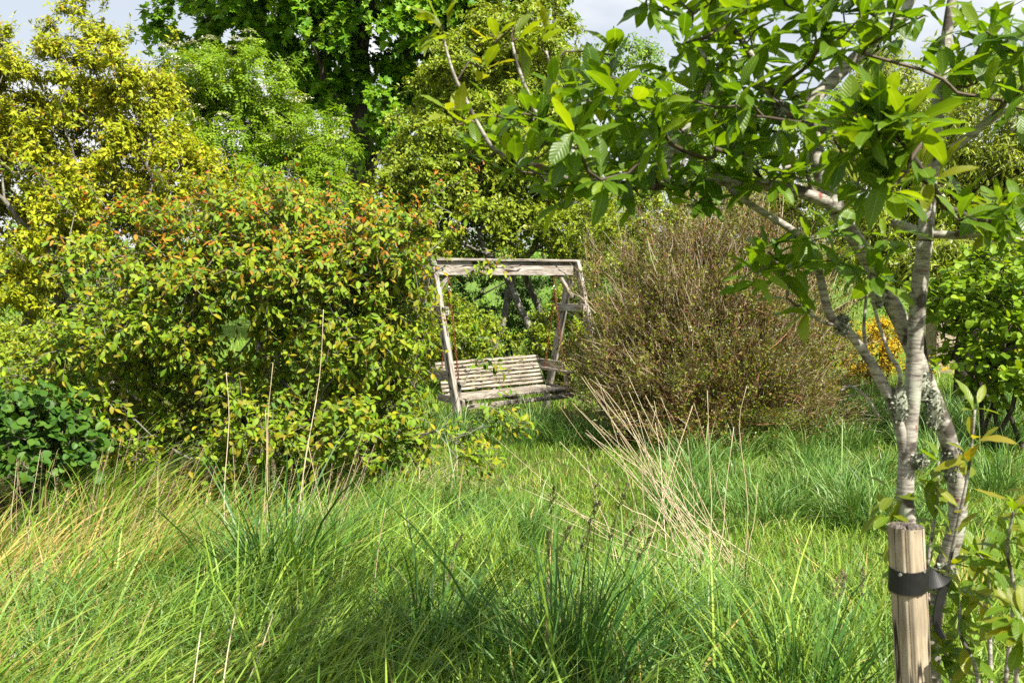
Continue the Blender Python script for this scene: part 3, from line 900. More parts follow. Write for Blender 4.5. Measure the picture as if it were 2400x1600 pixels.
plant('dark_shrub', 'low dark bluish-green shrub at the left edge beneath the red-tipped shrub', 'shrub', P(40, 1130, 6.3)[:2],
      [(40, 1000, 6.3, .38, .4, .25), (110, 1060, 6.2, .3, .35, .16)], 60,
      dict(nt=8, nl=6, tlen=.18, lsize=.06, tpl='round', droop=.1, up=.4, out=.5, flat=.9), M['leaf_dark'], M['bark_dark'], .025, .003, stems=4, seg=.18, nbranch=4, singles=150, zmin=.05)


# ================================================================== the near tree, its stake and tie
def near_tree():
    base = np.array([P(2190, 1600, 2.5)[0], 2.5, 0.0])
    t = thing('fruit_tree', 'young many-stemmed tree with pale banded lichened bark and large drooping leaves', 'tree', base)
    s = 1 / FPX
    sk = Skel()

    def limb(name, pts, r0, r1, sides=12, lump=.02, k=6):
        path = smooth_path([P(*p) for p in pts], k)
        rr = np.linspace(r0, r1, len(path)) * (1 + .05 * np.sin(np.arange(len(path)) * 1.7) * rng.random(len(path)))
        build(name, [(*tube(path, rr, sides, wob=lump), 0)], M['bark_near'], t, smooth=True)
        return path
    A = limb('trunk', [(2175, 2340, 2.52), (2160, 1900, 2.5), (2140, 1500, 2.5), (2128, 1240, 2.48), (2122, 1130, 2.47), (2140, 900, 2.46), (2152, 700, 2.45), (2168, 565, 2.44)], .0235, .019)
    A2 = limb('stem', [(2168, 565, 2.44), (2178, 440, 2.46), (2192, 300, 2.48), (2206, 160, 2.5), (2232, 0, 2.52), (2260, -200, 2.55), (2270, -450, 2.6)], .019, .009, 10)
    B = limb('stem', [(2190, 2340, 2.54), (2188, 1750, 2.6), (2183, 1500, 2.62), (2205, 1360, 2.6), (2240, 1240, 2.58), (2243, 1150, 2.57), (2225, 1040, 2.55), (2185, 930, 2.53), (2140, 820, 2.52), (2085, 700, 2.5), (2020, 585, 2.48), (1962, 495, 2.46)], .025, .020)
    B2 = limb('branch', [(1962, 495, 2.46), (1925, 410, 2.46), (1905, 320, 2.47), (1900, 250, 2.48), (1960, 180, 2.5), (2050, 95, 2.52), (2120, 30, 2.54), (2160, -120, 2.56), (2120, -300, 2.6)], .022, .010, 10)
    Cc = limb('stem', [(2128, 1180, 2.5), (2115, 1040, 2.46), (2095, 960, 2.44), (2060, 880, 2.42), (1995, 785, 2.4), (1945, 738, 2.38), (1920, 640, 2.37), (1903, 575, 2.36), (1850, 535, 2.35), (1760, 480, 2.33), (1712, 445, 2.3)], .014, .007, 9)
    E = limb('branch', [(1950, 478, 2.46), (1870, 448, 2.42), (1780, 432, 2.4), (1660, 425, 2.38), (1560, 436, 2.36), (1450, 432, 2.36), (1340, 418, 2.36), (1240, 380, 2.36)], .017, .007, 10)
    F = limb('branch', [(2110, 350, 2.47), (2000, 325, 2.44), (1900, 290, 2.42), (1840, 258, 2.4), (1790, 200, 2.4), (1755, 120, 2.4), (1700, 40, 2.4), (1640, -80, 2.42)], .013, .006, 9)
    G = limb('branch', [(2178, 420, 2.46), (2215, 365, 2.44), (2290, 305, 2.42), (2360, 250, 2.4), (2440, 200, 2.4)], .012, .008, 9)
    H = limb('branch', [(2090, 520, 2.48), (2160, 543, 2.45), (2240, 552, 2.42), (2330, 548, 2.4), (2440, 585, 2.38)], .012, .008, 9)
    D = limb('branch', [(2092, 965, 2.43), (2110, 880, 2.40), (2085, 830, 2.39), (2060, 760, 2.38), (2045, 700, 2.37), (2035, 620, 2.36)], .006, .0035, 7)
    D2 = limb('branch', [(2080, 935, 2.43), (2040, 860, 2.42), (2025, 780, 2.42), (2030, 690, 2.41)], .006, .0035, 7)
    I = limb('branch', [(2058, 975, 2.43), (2030, 930, 2.40), (1995, 905, 2.38), (1970, 915, 2.37)], .004, .002, 6)
    J = limb('branch', [(1985, 770, 2.4), (1930, 755, 2.36), (1900, 735, 2.34), (1870, 715, 2.33)], .005, .003, 6)
    K = limb('branch', [(1395, 430, 2.36), (1330, 390, 2.3), (1290, 340, 2.28), (1250, 250, 2.28), (1215, 160, 2.28), (1200, 100, 2.28)], .007, .003, 6)
    Kb = limb('branch', [(1240, 380, 2.36), (1165, 355, 2.3), (1125, 300, 2.28), (1090, 230, 2.27), (1062, 170, 2.26), (1040, 95, 2.26)], .006, .003, 6)
    Lb = limb('branch', [(1350, 395, 2.34), (1330, 300, 2.36), (1300, 200, 2.38), (1280, 120, 2.38)], .006, .003, 6)
    Q = limb('branch', [(1560, 436, 2.36), (1580, 340, 2.34), (1640, 260, 2.34), (1660, 170, 2.34), (1620, 60, 2.34)], .008, .004, 7)
    Q2 = limb('branch', [(1700, 428, 2.38), (1640, 380, 2.5), (1520, 320, 2.55), (1450, 240, 2.56), (1420, 170, 2.56)], .008, .003, 7)
    S = limb('branch', [(1905, 455, 2.44), (1880, 390, 2.36), (1800, 400, 2.34), (1740, 360, 2.33)], .006, .003, 6)
    # pale young shoots from the foot of the tree
    sh1 = limb('shoot', [(2190, 1480, 2.5), (2240, 1250, 2.42), (2270, 1100, 2.4), (2285, 960, 2.38)], .005, .003, 6)
    sh2 = limb('shoot', [(2180, 1500, 2.55), (2175, 1330, 2.6), (2195, 1180, 2.62), (2200, 1080, 2.64)], .005, .003, 6)
    sh3 = limb('shoot', [(2150, 1420, 2.5), (2095, 1290, 2.48), (2090, 1160, 2.48)], .004, .002, 6)
    for p in (A2, B2, Cc, E, F, G, H, K, Kb, Lb, Q, Q2, S, J, D):
        sk.chain(p)
        for i in range(len(p)):
            sk.len[-1 - i] = 0
    fixed = len(sk.p)

    # leaf rosettes: (polygon in the photograph, number, depth range)
    ros = []

    def inpoly(x, y, poly):
        c = False
        for (x1, y1), (x2, y2) in zip(poly, poly[1:] + poly[:1]):
            if (y1 > y) != (y2 > y) and x < (x2 - x1) * (y - y1) / (y2 - y1) + x1:
                c = not c
        return c

    def area(poly, n, y0, y1, mind=34):
        xs, ys = zip(*poly)
        got, tries = [], 0
        while len(got) < n and tries < 6000:
            tries += 1
            x, y = rng.uniform(min(xs), max(xs)), rng.uniform(min(ys), max(ys))
            if inpoly(x, y, poly) and all((x - a) ** 2 + (y - b) ** 2 > mind ** 2 for a, b in got):
                got.append((x, y))
        for x, y in got:
            ros.append((x, y, rng.uniform(y0, y1), 0))
    area([(1150, 360), (1160, 270), (1300, 200), (1420, 160), (1500, 230), (1640, 190), (1700, 430), (1620, 440), (1350, 430), (1230, 400)], 58, 2.1, 2.65)
    area([(1500, -20), (1900, -60), (2160, -60), (2180, 60), (1980, 160), (1760, 200), (1560, 190)], 50, 2.1, 2.75)
    area([(1640, 190), (1900, 200), (1880, 300), (1700, 330)], 18, 2.1, 2.6)
    area([(1960, 260), (2060, 240), (2160, 290), (2170, 420), (2080, 470), (1980, 440)], 16, 1.85, 2.15)
    area([(2200, 60), (2430, 60), (2430, 270), (2280, 230), (2210, 200)], 22, 2.2, 2.6)
    area([(2180, 480), (2430, 470), (2430, 570), (2190, 545)], 10, 2.15, 2.5)
    area([(1400, -650), (2450, -650), (2450, -70), (1500, -30)], 60, 2.1, 3.0, 60)
    area([(1700, 330), (1900, 330), (1880, 440), (1720, 440)], 9, 2.2, 2.5)
    for x, y, Y, a in [(1800, 620, 2.25, 0), (1775, 650, 2.22, 0), (1830, 640, 2.3, 0), (1800, 590, 2.3, 0), (1850, 650, 2.3, 0), (1900, 730, 2.3, .2), (1880, 715, 2.32, .1), (2055, 665, 2.32, 0), (2040, 640, 2.3, 0),
                       (1330, 470, 2.3, 0), (1610, 480, 2.3, 0), (1640, 470, 2.32, 0), (1500, 460, 2.3, 0), (1290, 440, 2.25, 0), (1900, 560, 2.35, 0), (1960, 540, 2.3, 0), (2080, 560, 2.35, 0), (1960, 610, 2.36, 0),
                       (1045, 85, 2.26, .45), (1040, 60, 2.26, .6), (1085, 290, 2.26, .5), (1055, 265, 2.26, .5), (1130, 160, 2.3, .8), (1160, 100, 2.3, .9), (1215, 90, 2.28, .4), (1285, 70, 2.3, .5), (1270, 110, 2.32, .3), (1390, 210, 2.4, .2),
                       (1120, 350, 2.28, .1), (1095, 360, 2.28, .2), (1130, 380, 2.28, 0), (1700, 120, 2.4, 0), (2150, 400, 2.2, .6), (2180, 430, 2.2, .7), (1940, 330, 2.5, .6), (1960, 350, 2.55, .7), (2360, 510, 2.25, .4), (2330, 490, 2.3, .5), (1440, 130, 2.4, .1),
                       (2020, 270, 1.95, .45), (2070, 270, 1.92, .5), (2110, 300, 1.94, .4), (2050, 330, 1.9, .3), (2000, 300, 1.95, .35), (2130, 380, 1.95, .3), (2090, 440, 1.95, .2)]:
        ros.append((x, y, Y, a))
    pts = np.array([P(x, y, Y) for x, y, Y, a in ros])
    sk.grow(pts, seg=.07, alpha=.0, jit=.12, root=P(2150, 500, 2.46), rise=-.05)
    tws = [(*tube(p, np.maximum(r, .0022), 5, cap=False), 0) for p, r in sk.chains(.0024, .0085, fixed)]
    build('twigs', tws, M['twig_near'], t, smooth=True, kind='stuff')

    def rosette(c, a, n, ax, size):
        g = np.arange(n) * 2.4 + rng.uniform(0, 6)
        e1 = nrm(np.cross(ax, [.3, .5, .8])); e2 = np.cross(ax, e1)
        sp = rng.uniform(R(22), R(85), n)
        d = ax * np.cos(sp)[:, None] + (e1 * np.cos(g)[:, None] + e2 * np.sin(g)[:, None]) * np.sin(sp)[:, None]
        d = nrm(d + np.array([0, 0, -1.]) * rng.uniform(-.1, .62, (n, 1)) * (1 - .8 * a))
        nv = nrm(ax * .5 + np.array([0, 0, .7]) + .4 * rand_dir(n) - d * .2)
        sz = size * rng.uniform(.6, 1.15, n)
        return dict(pos=c + d * .006 + rng.normal(0, .006, (n, 3)), dirv=d, nv=nv, size=sz, rnd=np.clip(rng.normal(.42 + .35 * a, .22, n), 0, 1),
                    age=np.clip(a * rng.uniform(.1, 1.0, n), 0, 1), curl=rng.normal(.2, .24, n))
    packs = []
    for (x, y, Y, a), c in zip(ros, pts):
        ax = nrm(np.array([rng.normal(-.15, .5), rng.normal(-.25, .4), rng.uniform(.2, 1.0)]))
        packs.append(rosette(c, a * .6, int(rng.integers(6, 11)) if x > 1320 else 6, ax, .092 if x > 1320 else .08))
    for path, sp, a0 in ((sh1, 7, .75), (sh2, 8, .25), (sh3, 6, .3)):
        for i in np.linspace(4, len(path) - 1, sp).astype(int):
            ax = nrm(np.array([rng.normal(.1, .5), -.4, .8]))
            packs.append(rosette(path[i], a0 * (.5 + .5 * i / len(path)), 4, ax, .075))
    lf = {k: np.concatenate([p[k] for p in packs]) for k in packs[0]}
    lf['tpl'] = 'big'
    px, py = on_screen(lf['pos'])
    sc = lf['pos'][:, 1] / lf['size'] + 1e4 * ((px < 10) | (px > 2390) | (py < 5) | (py > 1590))
    o = np.argsort(sc)
    single_leaves(lf, o[:300], M['leaf_near'], t)
    build('foliage', [(*cat(lf, o[300:]), 0)], M['leaf_near'], t, smooth=True, kind='stuff')
    # crusts of leafy lichen on the stems
    for (px_, py_, Y, ln, r) in ((2108, 945, 2.42, .055, .024), (2160, 905, 2.51, .05, .026), (2190, 960, 2.5, .06, .022), (1975, 762, 2.385, .03, .016), (2228, 1080, 2.55, .07, .026),
                                 (2062, 690, 2.485, .04, .022), (2215, 1340, 2.57, .03, .03), (2150, 1080, 2.45, .02, .024), (1830, 262, 2.4, .03, .014)):
        c = P(px_, py_, Y)
        n = 260
        r, ln = r * .9, ln * .8
        q = rand_dir(n)
        p = c + q * np.array([r, r, ln]) * rng.uniform(.85, 1.1, (n, 1))
        l = leaves('round', p, rand_dir(n), nrm(q + .4 * rand_dir(n)), rng.uniform(.004, .009, n), rng.random(n), (rng.random(n) < .3) * .8, -.5)
        core = tube(np.stack([c - [0, 0, ln * .9], c, c + [0, 0, ln * .9]]), np.array([r * .5, r * .95, r * .5]), 8)
        build('lichen', [(*l, 0), (*core, 0)], M['lichen'], t)


near_tree()


def stake_and_tie():
    Y = 2.3
    top = P(2123, 1232, Y)
    bot = P(2178, 2420, Y + .02)
    bot[2] = -.1
    t = thing('wooden_stake', 'round weathered wooden stake with cracked cut top beside the near tree', 'stake', (bot[0], bot[1], 0))
    n, sides = 30, 48
    r0 = .0405
    path = bot + np.linspace(0, 1, n)[:, None] * (top - bot)
    ang = np.arange(sides) * 2 * math.pi / sides
    prof = 1 + .03 * np.sin(ang * 3 + 1) + .012 * rng.normal(size=sides)
    prof[[4, 26, 30, 33, 37, 39, 42, 46]] -= .12                                     # drying cracks run the whole length
    V = path[:, None] + r0 * (prof[None, :, None] + .006 * rng.normal(size=(n, sides, 1))) * np.stack([np.cos(ang), np.sin(ang), 0 * ang], 1)[None]
    C = np.zeros((n, sides, 4)); C[..., 0] = .37; C[..., 1] = (np.linspace(0, 1, n) * 1.2)[:, None]; C[..., 2] = (np.abs(ang - R(90)) * r0)[None]; C[..., 3] = 1
    i, j = np.meshgrid(np.arange(n - 1), np.arange(sides), indexing='ij')
    a0 = (i * sides + j).ravel(); a1 = (i * sides + (j + 1) % sides).ravel()
    T = np.concatenate([np.stack([a0, a1, a1 + sides], 1), np.stack([a0, a1 + sides, a0 + sides], 1)])
    build('shaft', [(V.reshape(-1, 3), T, C.reshape(-1, 4), 0)], M['wood_stake'], t, smooth=True)
    # rough end grain
    rings = 7
    V2 = [top + [0, 0, -.001]]
    for k in range(1, rings + 1):
        f = k / rings
        for s_ in range(sides):
            V2.append(top + np.array([math.cos(ang[s_]), math.sin(ang[s_]), 0]) * r0 * f * prof[s_] * (1.0 if k < rings else 1.0) + [0, 0, rng.normal(0, .0022) - (.003 if k == rings else 0)])
    T2 = [(0, 1 + j, 1 + (j + 1) % sides) for j in range(sides)]
    for k in range(rings - 1):
        b = 1 + k * sides
        for j in range(sides):
            T2 += [(b + j, b + sides + j, b + sides + (j + 1) % sides), (b + j, b + sides + (j + 1) % sides, b + (j + 1) % sides)]
    V2 = np.array(V2)
    build('cut_top', [(V2, np.array(T2), np.ones((len(V2), 4)), 0)], M['wood_end'], t)

    # rubber tie: band round the stake, a fold towards the tree, a hanging tail
    axis = lambda z: bot + (top - bot) * ((z - bot[2]) / (top[2] - bot[2]))
    zc = P(2120, 1352, Y)[2]
    h = .053
    tie = thing('tree_tie', 'black rubber tree tie nailed round the wooden stake', 'tree tie', axis(zc))

    def ribbon(cent, updir, half, thick=.0022):
        cent, updir = np.asarray(cent, float), np.asarray(updir, float)
        tan = nrm(np.gradient(cent, axis=0)); nn = nrm(np.cross(tan, updir))
        hv = np.broadcast_to(np.asarray(half, float), (len(cent),))[:, None]
        A_, B_, C_, D_ = cent - updir * hv + nn * thick, cent + updir * hv + nn * thick, cent + updir * hv - nn * thick, cent - updir * hv - nn * thick
        V = np.stack([A_, B_, C_, D_], 1).reshape(-1, 3)
        T = []
        for k in range(len(cent) - 1):
            for j in range(4):
                a, b = k * 4 + j, k * 4 + (j + 1) % 4
                T += [(a, b, b + 4), (a, b + 4, a + 4)]
        e = (len(cent) - 1) * 4
        T += [(0, 2, 1), (0, 3, 2), (e, e + 1, e + 2), (e, e + 2, e + 3)]
        return V, np.array(T), np.ones((len(V), 4))
    a = np.linspace(-.25, 2 * math.pi - .25, 33)
    c0 = axis(zc)
    band = c0 + np.stack([np.cos(a), np.sin(a), 0 * a], 1) * (r0 * 1.06) + np.stack([0 * a, 0 * a, -.006 * np.cos(a + 2.4)], 1)
    bandob = build('band', [(*ribbon(band, np.repeat([[.03, 0, 1.]], len(a), 0), h / 2), 0)], M['rubber'], tie)
    # folded loop that reaches back to the trunk
    e0 = c0 + np.array([.040, -.014, .004])
    tipp = P(2222, 1352, Y + .06)
    k = np.linspace(0, 1, 14)[:, None]
    loop = e0 * (1 - k) + tipp * k + np.array([0, -.012, 0]) * np.sin(k * math.pi)
    upv = nrm(np.array([0, .1, 1.]) * (1 - k) + np.array([-.45, .9, -.1]) * k)
    build('fold', [(*ribbon(loop, upv, np.linspace(h / 2, h * .2, 14)), 0)], M['rubber'], tie)
    tail = smooth_path([P(2218, 1358, Y + .062), P(2205, 1400, Y + .055), P(2196, 1440, Y + .05), P(2198, 1470, Y + .05), P(2212, 1496, Y + .045)], 5)
    uv = nrm(np.array([[1., .35, .12]]) * np.ones((len(tail), 1)))
    build('tail', [(*ribbon(tail, uv, np.linspace(.016, .007, len(tail))), 0)], M['rubber'], tie)
    for px_, py_ in ((2101, 1351), (2171, 1340)):
        c = P(px_, py_, Y - .045)
        d = nrm(c - c0) * [1, 1, 0]
        c = np.array([c0[0], c0[1], c[2]]) + nrm(d) * (r0 * 1.06 + .002)
        build('nail', [(*tube(np.stack([c, c + nrm(d) * .003]), [.0042, .0036], 8), 0)], M['steel'], tie).parent = bandob


stake_and_tie()

# ---- leafy young plant at the bottom right
def sapling():
    base = np.array([P(2330, 1900, 2.45)[0], 2.45, 0.0])
    t = thing('sapling', 'low leafy sapling with glossy green leaves at the bottom right corner', 'sapling', base)
    packs = []
    stems = [[(2330, 2300, 2.45), (2350, 1700, 2.4), (2375, 1400, 2.35), (2360, 1290, 2.33), (2375, 1200, 2.3)], [(2335, 2300, 2.45), (2300, 1650, 2.4), (2250, 1480, 2.45), (2260, 1380, 2.5)],
             [(2330, 2300, 2.45), (2380, 1600, 2.2), (2400, 1480, 2.15), (2380, 1420, 2.2)], [(2340, 2300, 2.45), (2230, 1600, 2.5), (2200, 1520, 2.5)], [(2330, 2200, 2.5), (2320, 1500, 2.6), (2310, 1330, 2.62), (2280, 1290, 2.62)], [(2350, 2200, 2.5), (2420, 1400, 2.4), (2410, 1150, 2.35)]]
    for s in stems:
        p = smooth_path([P(*q) for q in s], 8)
        build('stem', [(*tube(p, np.linspace(.007, .003, len(p)), 7), 0)], M['bark_near'], t, smooth=True)
        for i in np.linspace(len(p) * .45, len(p) - 1, 9).astype(int):
            n = 4
            ax = nrm(np.array([rng.normal(0, .6), -.4, .7]))
            g = np.arange(n) * 2.4 + rng.uniform(0, 6)
            e1 = nrm(np.cross(ax, [.3, .5, .8])); e2 = np.cross(ax, e1)
            sp = rng.uniform(R(40), R(100), n)
            d = ax * np.cos(sp)[:, None] + (e1 * np.cos(g)[:, None] + e2 * np.sin(g)[:, None]) * np.sin(sp)[:, None]
            d = nrm(d + [0, 0, -.15])
            packs.append(dict(pos=p[i] + d * .01, dirv=d, nv=nrm(np.array([.1, -.2, .9]) + .35 * rand_dir(n)), size=rng.uniform(.05, .095, n), rnd=np.clip(rng.normal(.6, .2, n), 0, 1),
                              age=np.clip(rng.normal(.12, .15, n), 0, 1), curl=rng.normal(.15, .1, n)))
    lf = {k: np.concatenate([p[k] for p in packs]) for k in packs[0]}
    lf['tpl'] = 'big'
    single_leaves(lf, np.arange(len(lf['pos'])), M['leaf_near'], t)


sapling()

# ================================================================== the swing
SA = R(35)
BV, FV = np.array([math.cos(SA), math.sin(SA), 0]), np.array([math.sin(SA), -math.cos(SA), 0])
SO = np.array([-.06, 11.15, 0])
UP = np.array([0, 0, 1.])


def sp(s, f, z):
    return SO + BV * s + FV * f + UP * z


def swing_frame():
    t = thing('garden_swing', 'weathered grey timber A-frame of the garden swing', 'swing frame', SO)
    W = M['wood_swing']
    build('cap_board', [(*plank(sp(-1.02, 0, 1.842), sp(1.0, 0, 1.842), .15, .028, UP, 14), 0)], W, t)
    build('beam', [(*plank(sp(-.93, .01, 1.750), sp(.92, .01, 1.750), .05, .150, UP, 14), 0)], W, t)
    build('rail', [(*plank(sp(-.925, .041, 1.712), sp(.915, .041, 1.712), .012, .075, UP, 14, .001, .003), 0)], W, t)
    for s in (-.985, .965):
        build('front_leg', [(*plank(sp(s, .045, 1.82), sp(s, .64, -.08), .05, .095, FV, 12), 0)], W, t)
        build('rear_leg', [(*plank(sp(s, -.045, 1.82), sp(s, -.60, -.08), .05, .095, FV, 12), 0)], W, t)
        sg = 1 if s < 0 else -1
        tie = build('collar_tie', [(*plank(sp(s + sg * .051, .26, 1.30), sp(s + sg * .051, -.26, 1.30), .04, .09, UP, 5), 0)], W, t)
        build('brace', [(*plank(sp(s + sg * .22, 0, 1.67), sp(s + sg * .03, 0, 1.42), .04, .055, FV, 5), 0)], W, t)
        for f, z in ((.22, 1.30), (-.22, 1.30)):
            c = sp(s + sg * .072, f, z)
            build('bolt', [(*tube(np.stack([c, c + BV * sg * .012]), [.012, .010], 8), 0)], M['rust'], t).parent = tie
    return t


def chain_mesh(p0, p1, link=.036, r=.0038):
    L = np.linalg.norm(p1 - p0)
    n = max(2, int(L / (link * .72)))
    d = (p1 - p0) / L
    e1 = nrm(np.cross(d, [.2, .9, .1])); e2 = np.cross(d, e1)
    out = []
    ph = np.linspace(0, 2 * math.pi, 11)
    for i in range(n):
        c = p0 + (p1 - p0) * (i + .5) / n
        e = e1 if i % 2 == 0 else e2
        ring = c + np.cos(ph)[:, None] * d * link * .5 + np.sin(ph)[:, None] * e * link * .32
        out.append((*tube(ring, r, 4, cap=False), 0))
    return out


def swing_bench():
    t = thing('swing_bench', 'weathered slatted wooden swing bench hanging on rusty chains', 'swing bench', sp(-.05, 0, .3))
    W = M['wood_slat']
    L, Rr = -.75, .65
    tl = .02

    def q(s, f, z):
        return sp(s, f, z + tl * (s + .05))
    # backrest slats lean back, seat slats run to the front
    n = 8
    for i in range(n):
        k = i / (n - 1)
        f, z = -.165 - .135 * k, .425 + .285 * k
        if abs(i - 5) < .1:
            z -= .004
        e = rng.uniform(-.008, .008, 2)
        build('back_slat', [(*plank(q(L + e[0], f, z), q(Rr + e[1], f, z), .018, .031, nrm(np.array([0, 0, .9]) - FV * .42), 10, .0016, .004), 0)], W, t)
    for i in range(6):
        f = -.13 + i * .085
        z = .372 - .012 * math.sin(i / 5 * math.pi)
        e = rng.uniform(-.008, .008, 2)
        build('seat_slat', [(*plank(q(L + e[0], f, z), q(Rr + e[1] + (.01 if i == 5 else 0), f, z), .068, .026, UP, 10, .002, .005), 0)], W, t)
    build('front_slat', [(*plank(q(L - .01, .352, .300), q(Rr + .03, .352, .300), .022, .052, UP, 10, .002, .004), 0)], W, t)
    for s in (L + .10, -.05, Rr - .10):
        build('seat_bearer', [(*plank(q(s, -.17, .335), q(s, .335, .325), .04, .05, UP, 4), 0)], W, t)
        build('back_stile', [(*plank(q(s, -.165, .33), q(s, -.325, .72), .04, .035, FV, 4), 0)], W, t)
    for s in (L - .03, Rr + .03):
        sg = -1 if s < 0 else 1
        build('arm_rest', [(*plank(q(s, -.31, .575), q(s, .32, .555), .075, .03, UP, 5), 0)], W, t)
        build('arm_post', [(*plank(q(s, .22, .29), q(s, .22, .54), .05, .06, FV, 4), 0)], W, t)
        build('side_board', [(*plank(q(s + sg * .02, -.30, .635), q(s + sg * .02, .12, .625), .022, .085, UP, 4), 0)], W, t)
        build('side_rail', [(*plank(q(s, -.17, .36), q(s, .33, .34), .035, .075, UP, 4), 0)], W, t)
        sc = s - sg * .02
        top = sp(sc, .0, 1.66)
        ring = sp(sc, .02, 1.53)
        ph = np.linspace(0, 2 * math.pi, 17)
        build('chain', chain_mesh(ring - UP * .02, q(sc, -.17, .58)), M['rust'], t)
        build('chain', chain_mesh(ring - UP * .02, q(sc, .20, .57)), M['rust'], t)
        build('ring', [(*tube(ring + np.cos(ph)[:, None] * BV * .021 + np.sin(ph)[:, None] * UP * .021, .0045, 6, False), 0)], M['steel'], t)
        build('hanger', chain_mesh(top, ring + UP * .02, .05, .004) + [(*plank(top - BV * .03 + UP * .0, top + BV * .03, .06, .022, UP, 2), 0)], M['rust'], t)


swing_frame()
swing_bench()


# ================================================================== fence, drum and cable
def extras():
    a, b = P(-60, 700, 15.5), P(135, 700, 15.5)
    t = thing('wire_fence', 'dark diagonal wire mesh fence glimpsed under the golden tree', 'fence', (a[0], a[1], 0))
    for q in (a, b):
        build('post', [(*tube(np.stack([[q[0], q[1], -.1], [q[0], q[1], 1.75]]), .04, 8), 0)], M['bark_dark'], t)
    W_ = b - a; L = np.linalg.norm(W_[:2]); d = np.array([W_[0], W_[1], 0]) / L
    p0, p2 = [], []
    for x in np.arange(-1.6, L, .13):
        for sgn in (1, -1):
            x0, x1 = (x, x + 1.6) if sgn > 0 else (x + 1.6, x)
            z0, z1 = .1, 1.7
            # clip to the panel
            pts = [(x0 + (x1 - x0) * k, z0 + (z1 - z0) * k) for k in np.linspace(0, 1, 41) if 0 <= x0 + (x1 - x0) * k <= L]
            if len(pts) > 2:
                p0.append([a[0] + d[0] * pts[0][0], a[1] + d[1] * pts[0][0] + .006 * sgn, pts[0][1]])
                p2.append([a[0] + d[0] * pts[-1][0], a[1] + d[1] * pts[-1][0] + .006 * sgn, pts[-1][1]])
    p0, p2 = np.array(p0), np.array(p2)
    build('wire_mesh', [(*strands(p0, (p0 + p2) / 2, p2, .004, .004), 0)], M['wire'], t)
    # blue drum behind the dark stems
    c = P(2215, 690, 17)
    t = thing('blue_drum', 'blue drum half hidden behind dark stems at right', 'drum', (c[0], c[1], float(ground_z(c[0], c[1]))))
    z = np.array([0, .03, .3, .32, .6, .62, .95, .98]); r = np.array([.27, .29, .29, .30, .29, .30, .29, .26])
    z0 = 1.05
    build('barrel', [(*tube(np.stack([np.full(8, c[0]), np.full(8, c[1]), z0 + z * .6], 1), r * .62, 20), 0)], M['blue'], t, smooth=True)
    build('plinth', [(*plank([c[0] - .22, c[1], z0 - .52], [c[0] + .22, c[1], z0 - .52], .44, 1.02, UP, 3, .004), 0)], M['wood_stake'], t)
    # overhead cable, top right
    p, q = P(2330, 30, 30), P(2480, -60, 22)
    dd = q - p
    pts = [p + dd * k + np.array([0, 0, -.6 * k * (1 - k)]) for k in np.linspace(-6, 3, 24)]
    o = build('overhead_cable', [(*tube(np.array(pts), .012, 5), 0)], M['cable'])
    o['label'], o['category'] = 'thin overhead cable crossing the sky at top right', 'cable'


extras()


# ================================================================== grasses
def blades(xy, h, wid, lean, bend, seg, rnd, dry, z0=None):
    n = len(xy)
    t = np.linspace(0, 1, seg + 1)
    z = ground_z(xy[:, 0], xy[:, 1]) - .02 if z0 is None else z0
    base = np.stack([xy[:, 0], xy[:, 1], z], 1)
    lm = np.linalg.norm(lean, axis=1, keepdims=True)
    ld = lean / np.maximum(lm, 1e-6)
    yaw = rng.normal(0, .9, n)
    c, s = np.cos(yaw + math.pi / 2), np.sin(yaw + math.pi / 2)
    side = np.stack([ld[:, 0] * c - ld[:, 1] * s, ld[:, 0] * s + ld[:, 1] * c, np.zeros(n)], 1)
    hor = (lm[:, 0] * h)[:, None] * (.25 * t[None] + .75 * t[None] ** 2) + (bend * h)[:, None] * (t ** 3)[None]
    ver = h[:, None] * (t[None] - (.06 + .16 * lm + .5 * bend[:, None]) * (t ** 2.5)[None])
    cen = base[:, None] + np.concatenate([ld[:, None, :] * hor[..., None], ver[..., None]], 2)
    hw = wid[:, None] * .5 * np.clip(np.minimum(1, (.55 + 1.6 * t))[None] * (1 - t[None] ** 2.2), 0, 1)
    Lf = cen[:, :-1] - side[:, None] * hw[:, :-1, None]
    Rt = cen[:, :-1] + side[:, None] * hw[:, :-1, None]
    V = np.concatenate([np.stack([Lf, Rt], 2).reshape(n, -1, 3), cen[:, -1:]], 1)
    k = 2 * seg + 1
    T = []
    for i in range(seg - 1):
        a = 2 * i
        T += [(a, a + 1, a + 3), (a, a + 3, a + 2)]
    T.append((2 * seg - 2, 2 * seg - 1, 2 * seg))
    T = (np.arange(n)[:, None, None] * k + np.array(T)[None]).reshape(-1, 3)
    C = np.zeros((n, k, 4))
    C[..., 0] = rnd[:, None]; C[..., 1] = dry[:, None]
    C[..., 2] = np.append(np.repeat(t[:-1], 2), 1)[None]; C[..., 3] = .5
    return V.reshape(-1, 3), T, C.reshape(-1, 4)


def frustum_xy(n, y0, y1, margin=.6, power=1.0):
    y = (y0 ** (2 - power) + rng.random(n) * (y1 ** (2 - power) - y0 ** (2 - power))) ** (1 / (2 - power)) if power != 2 else y0 * (y1 / y0) ** rng.random(n)
    x = rng.uniform(-1, 1, n) * (y * .515 + margin)
    return np.stack([x, y], 1)


def fnoise(x, y, s, o=0.0):
    return (np.sin(x * s + o) * np.cos(y * s * 1.13 + o * 2) + np.sin(x * s * 2.3 + y * s * 1.7 + o * 3) * .6 + np.sin(x * s * .6 - y * s * 2.9 + o) * .5) / 2.1


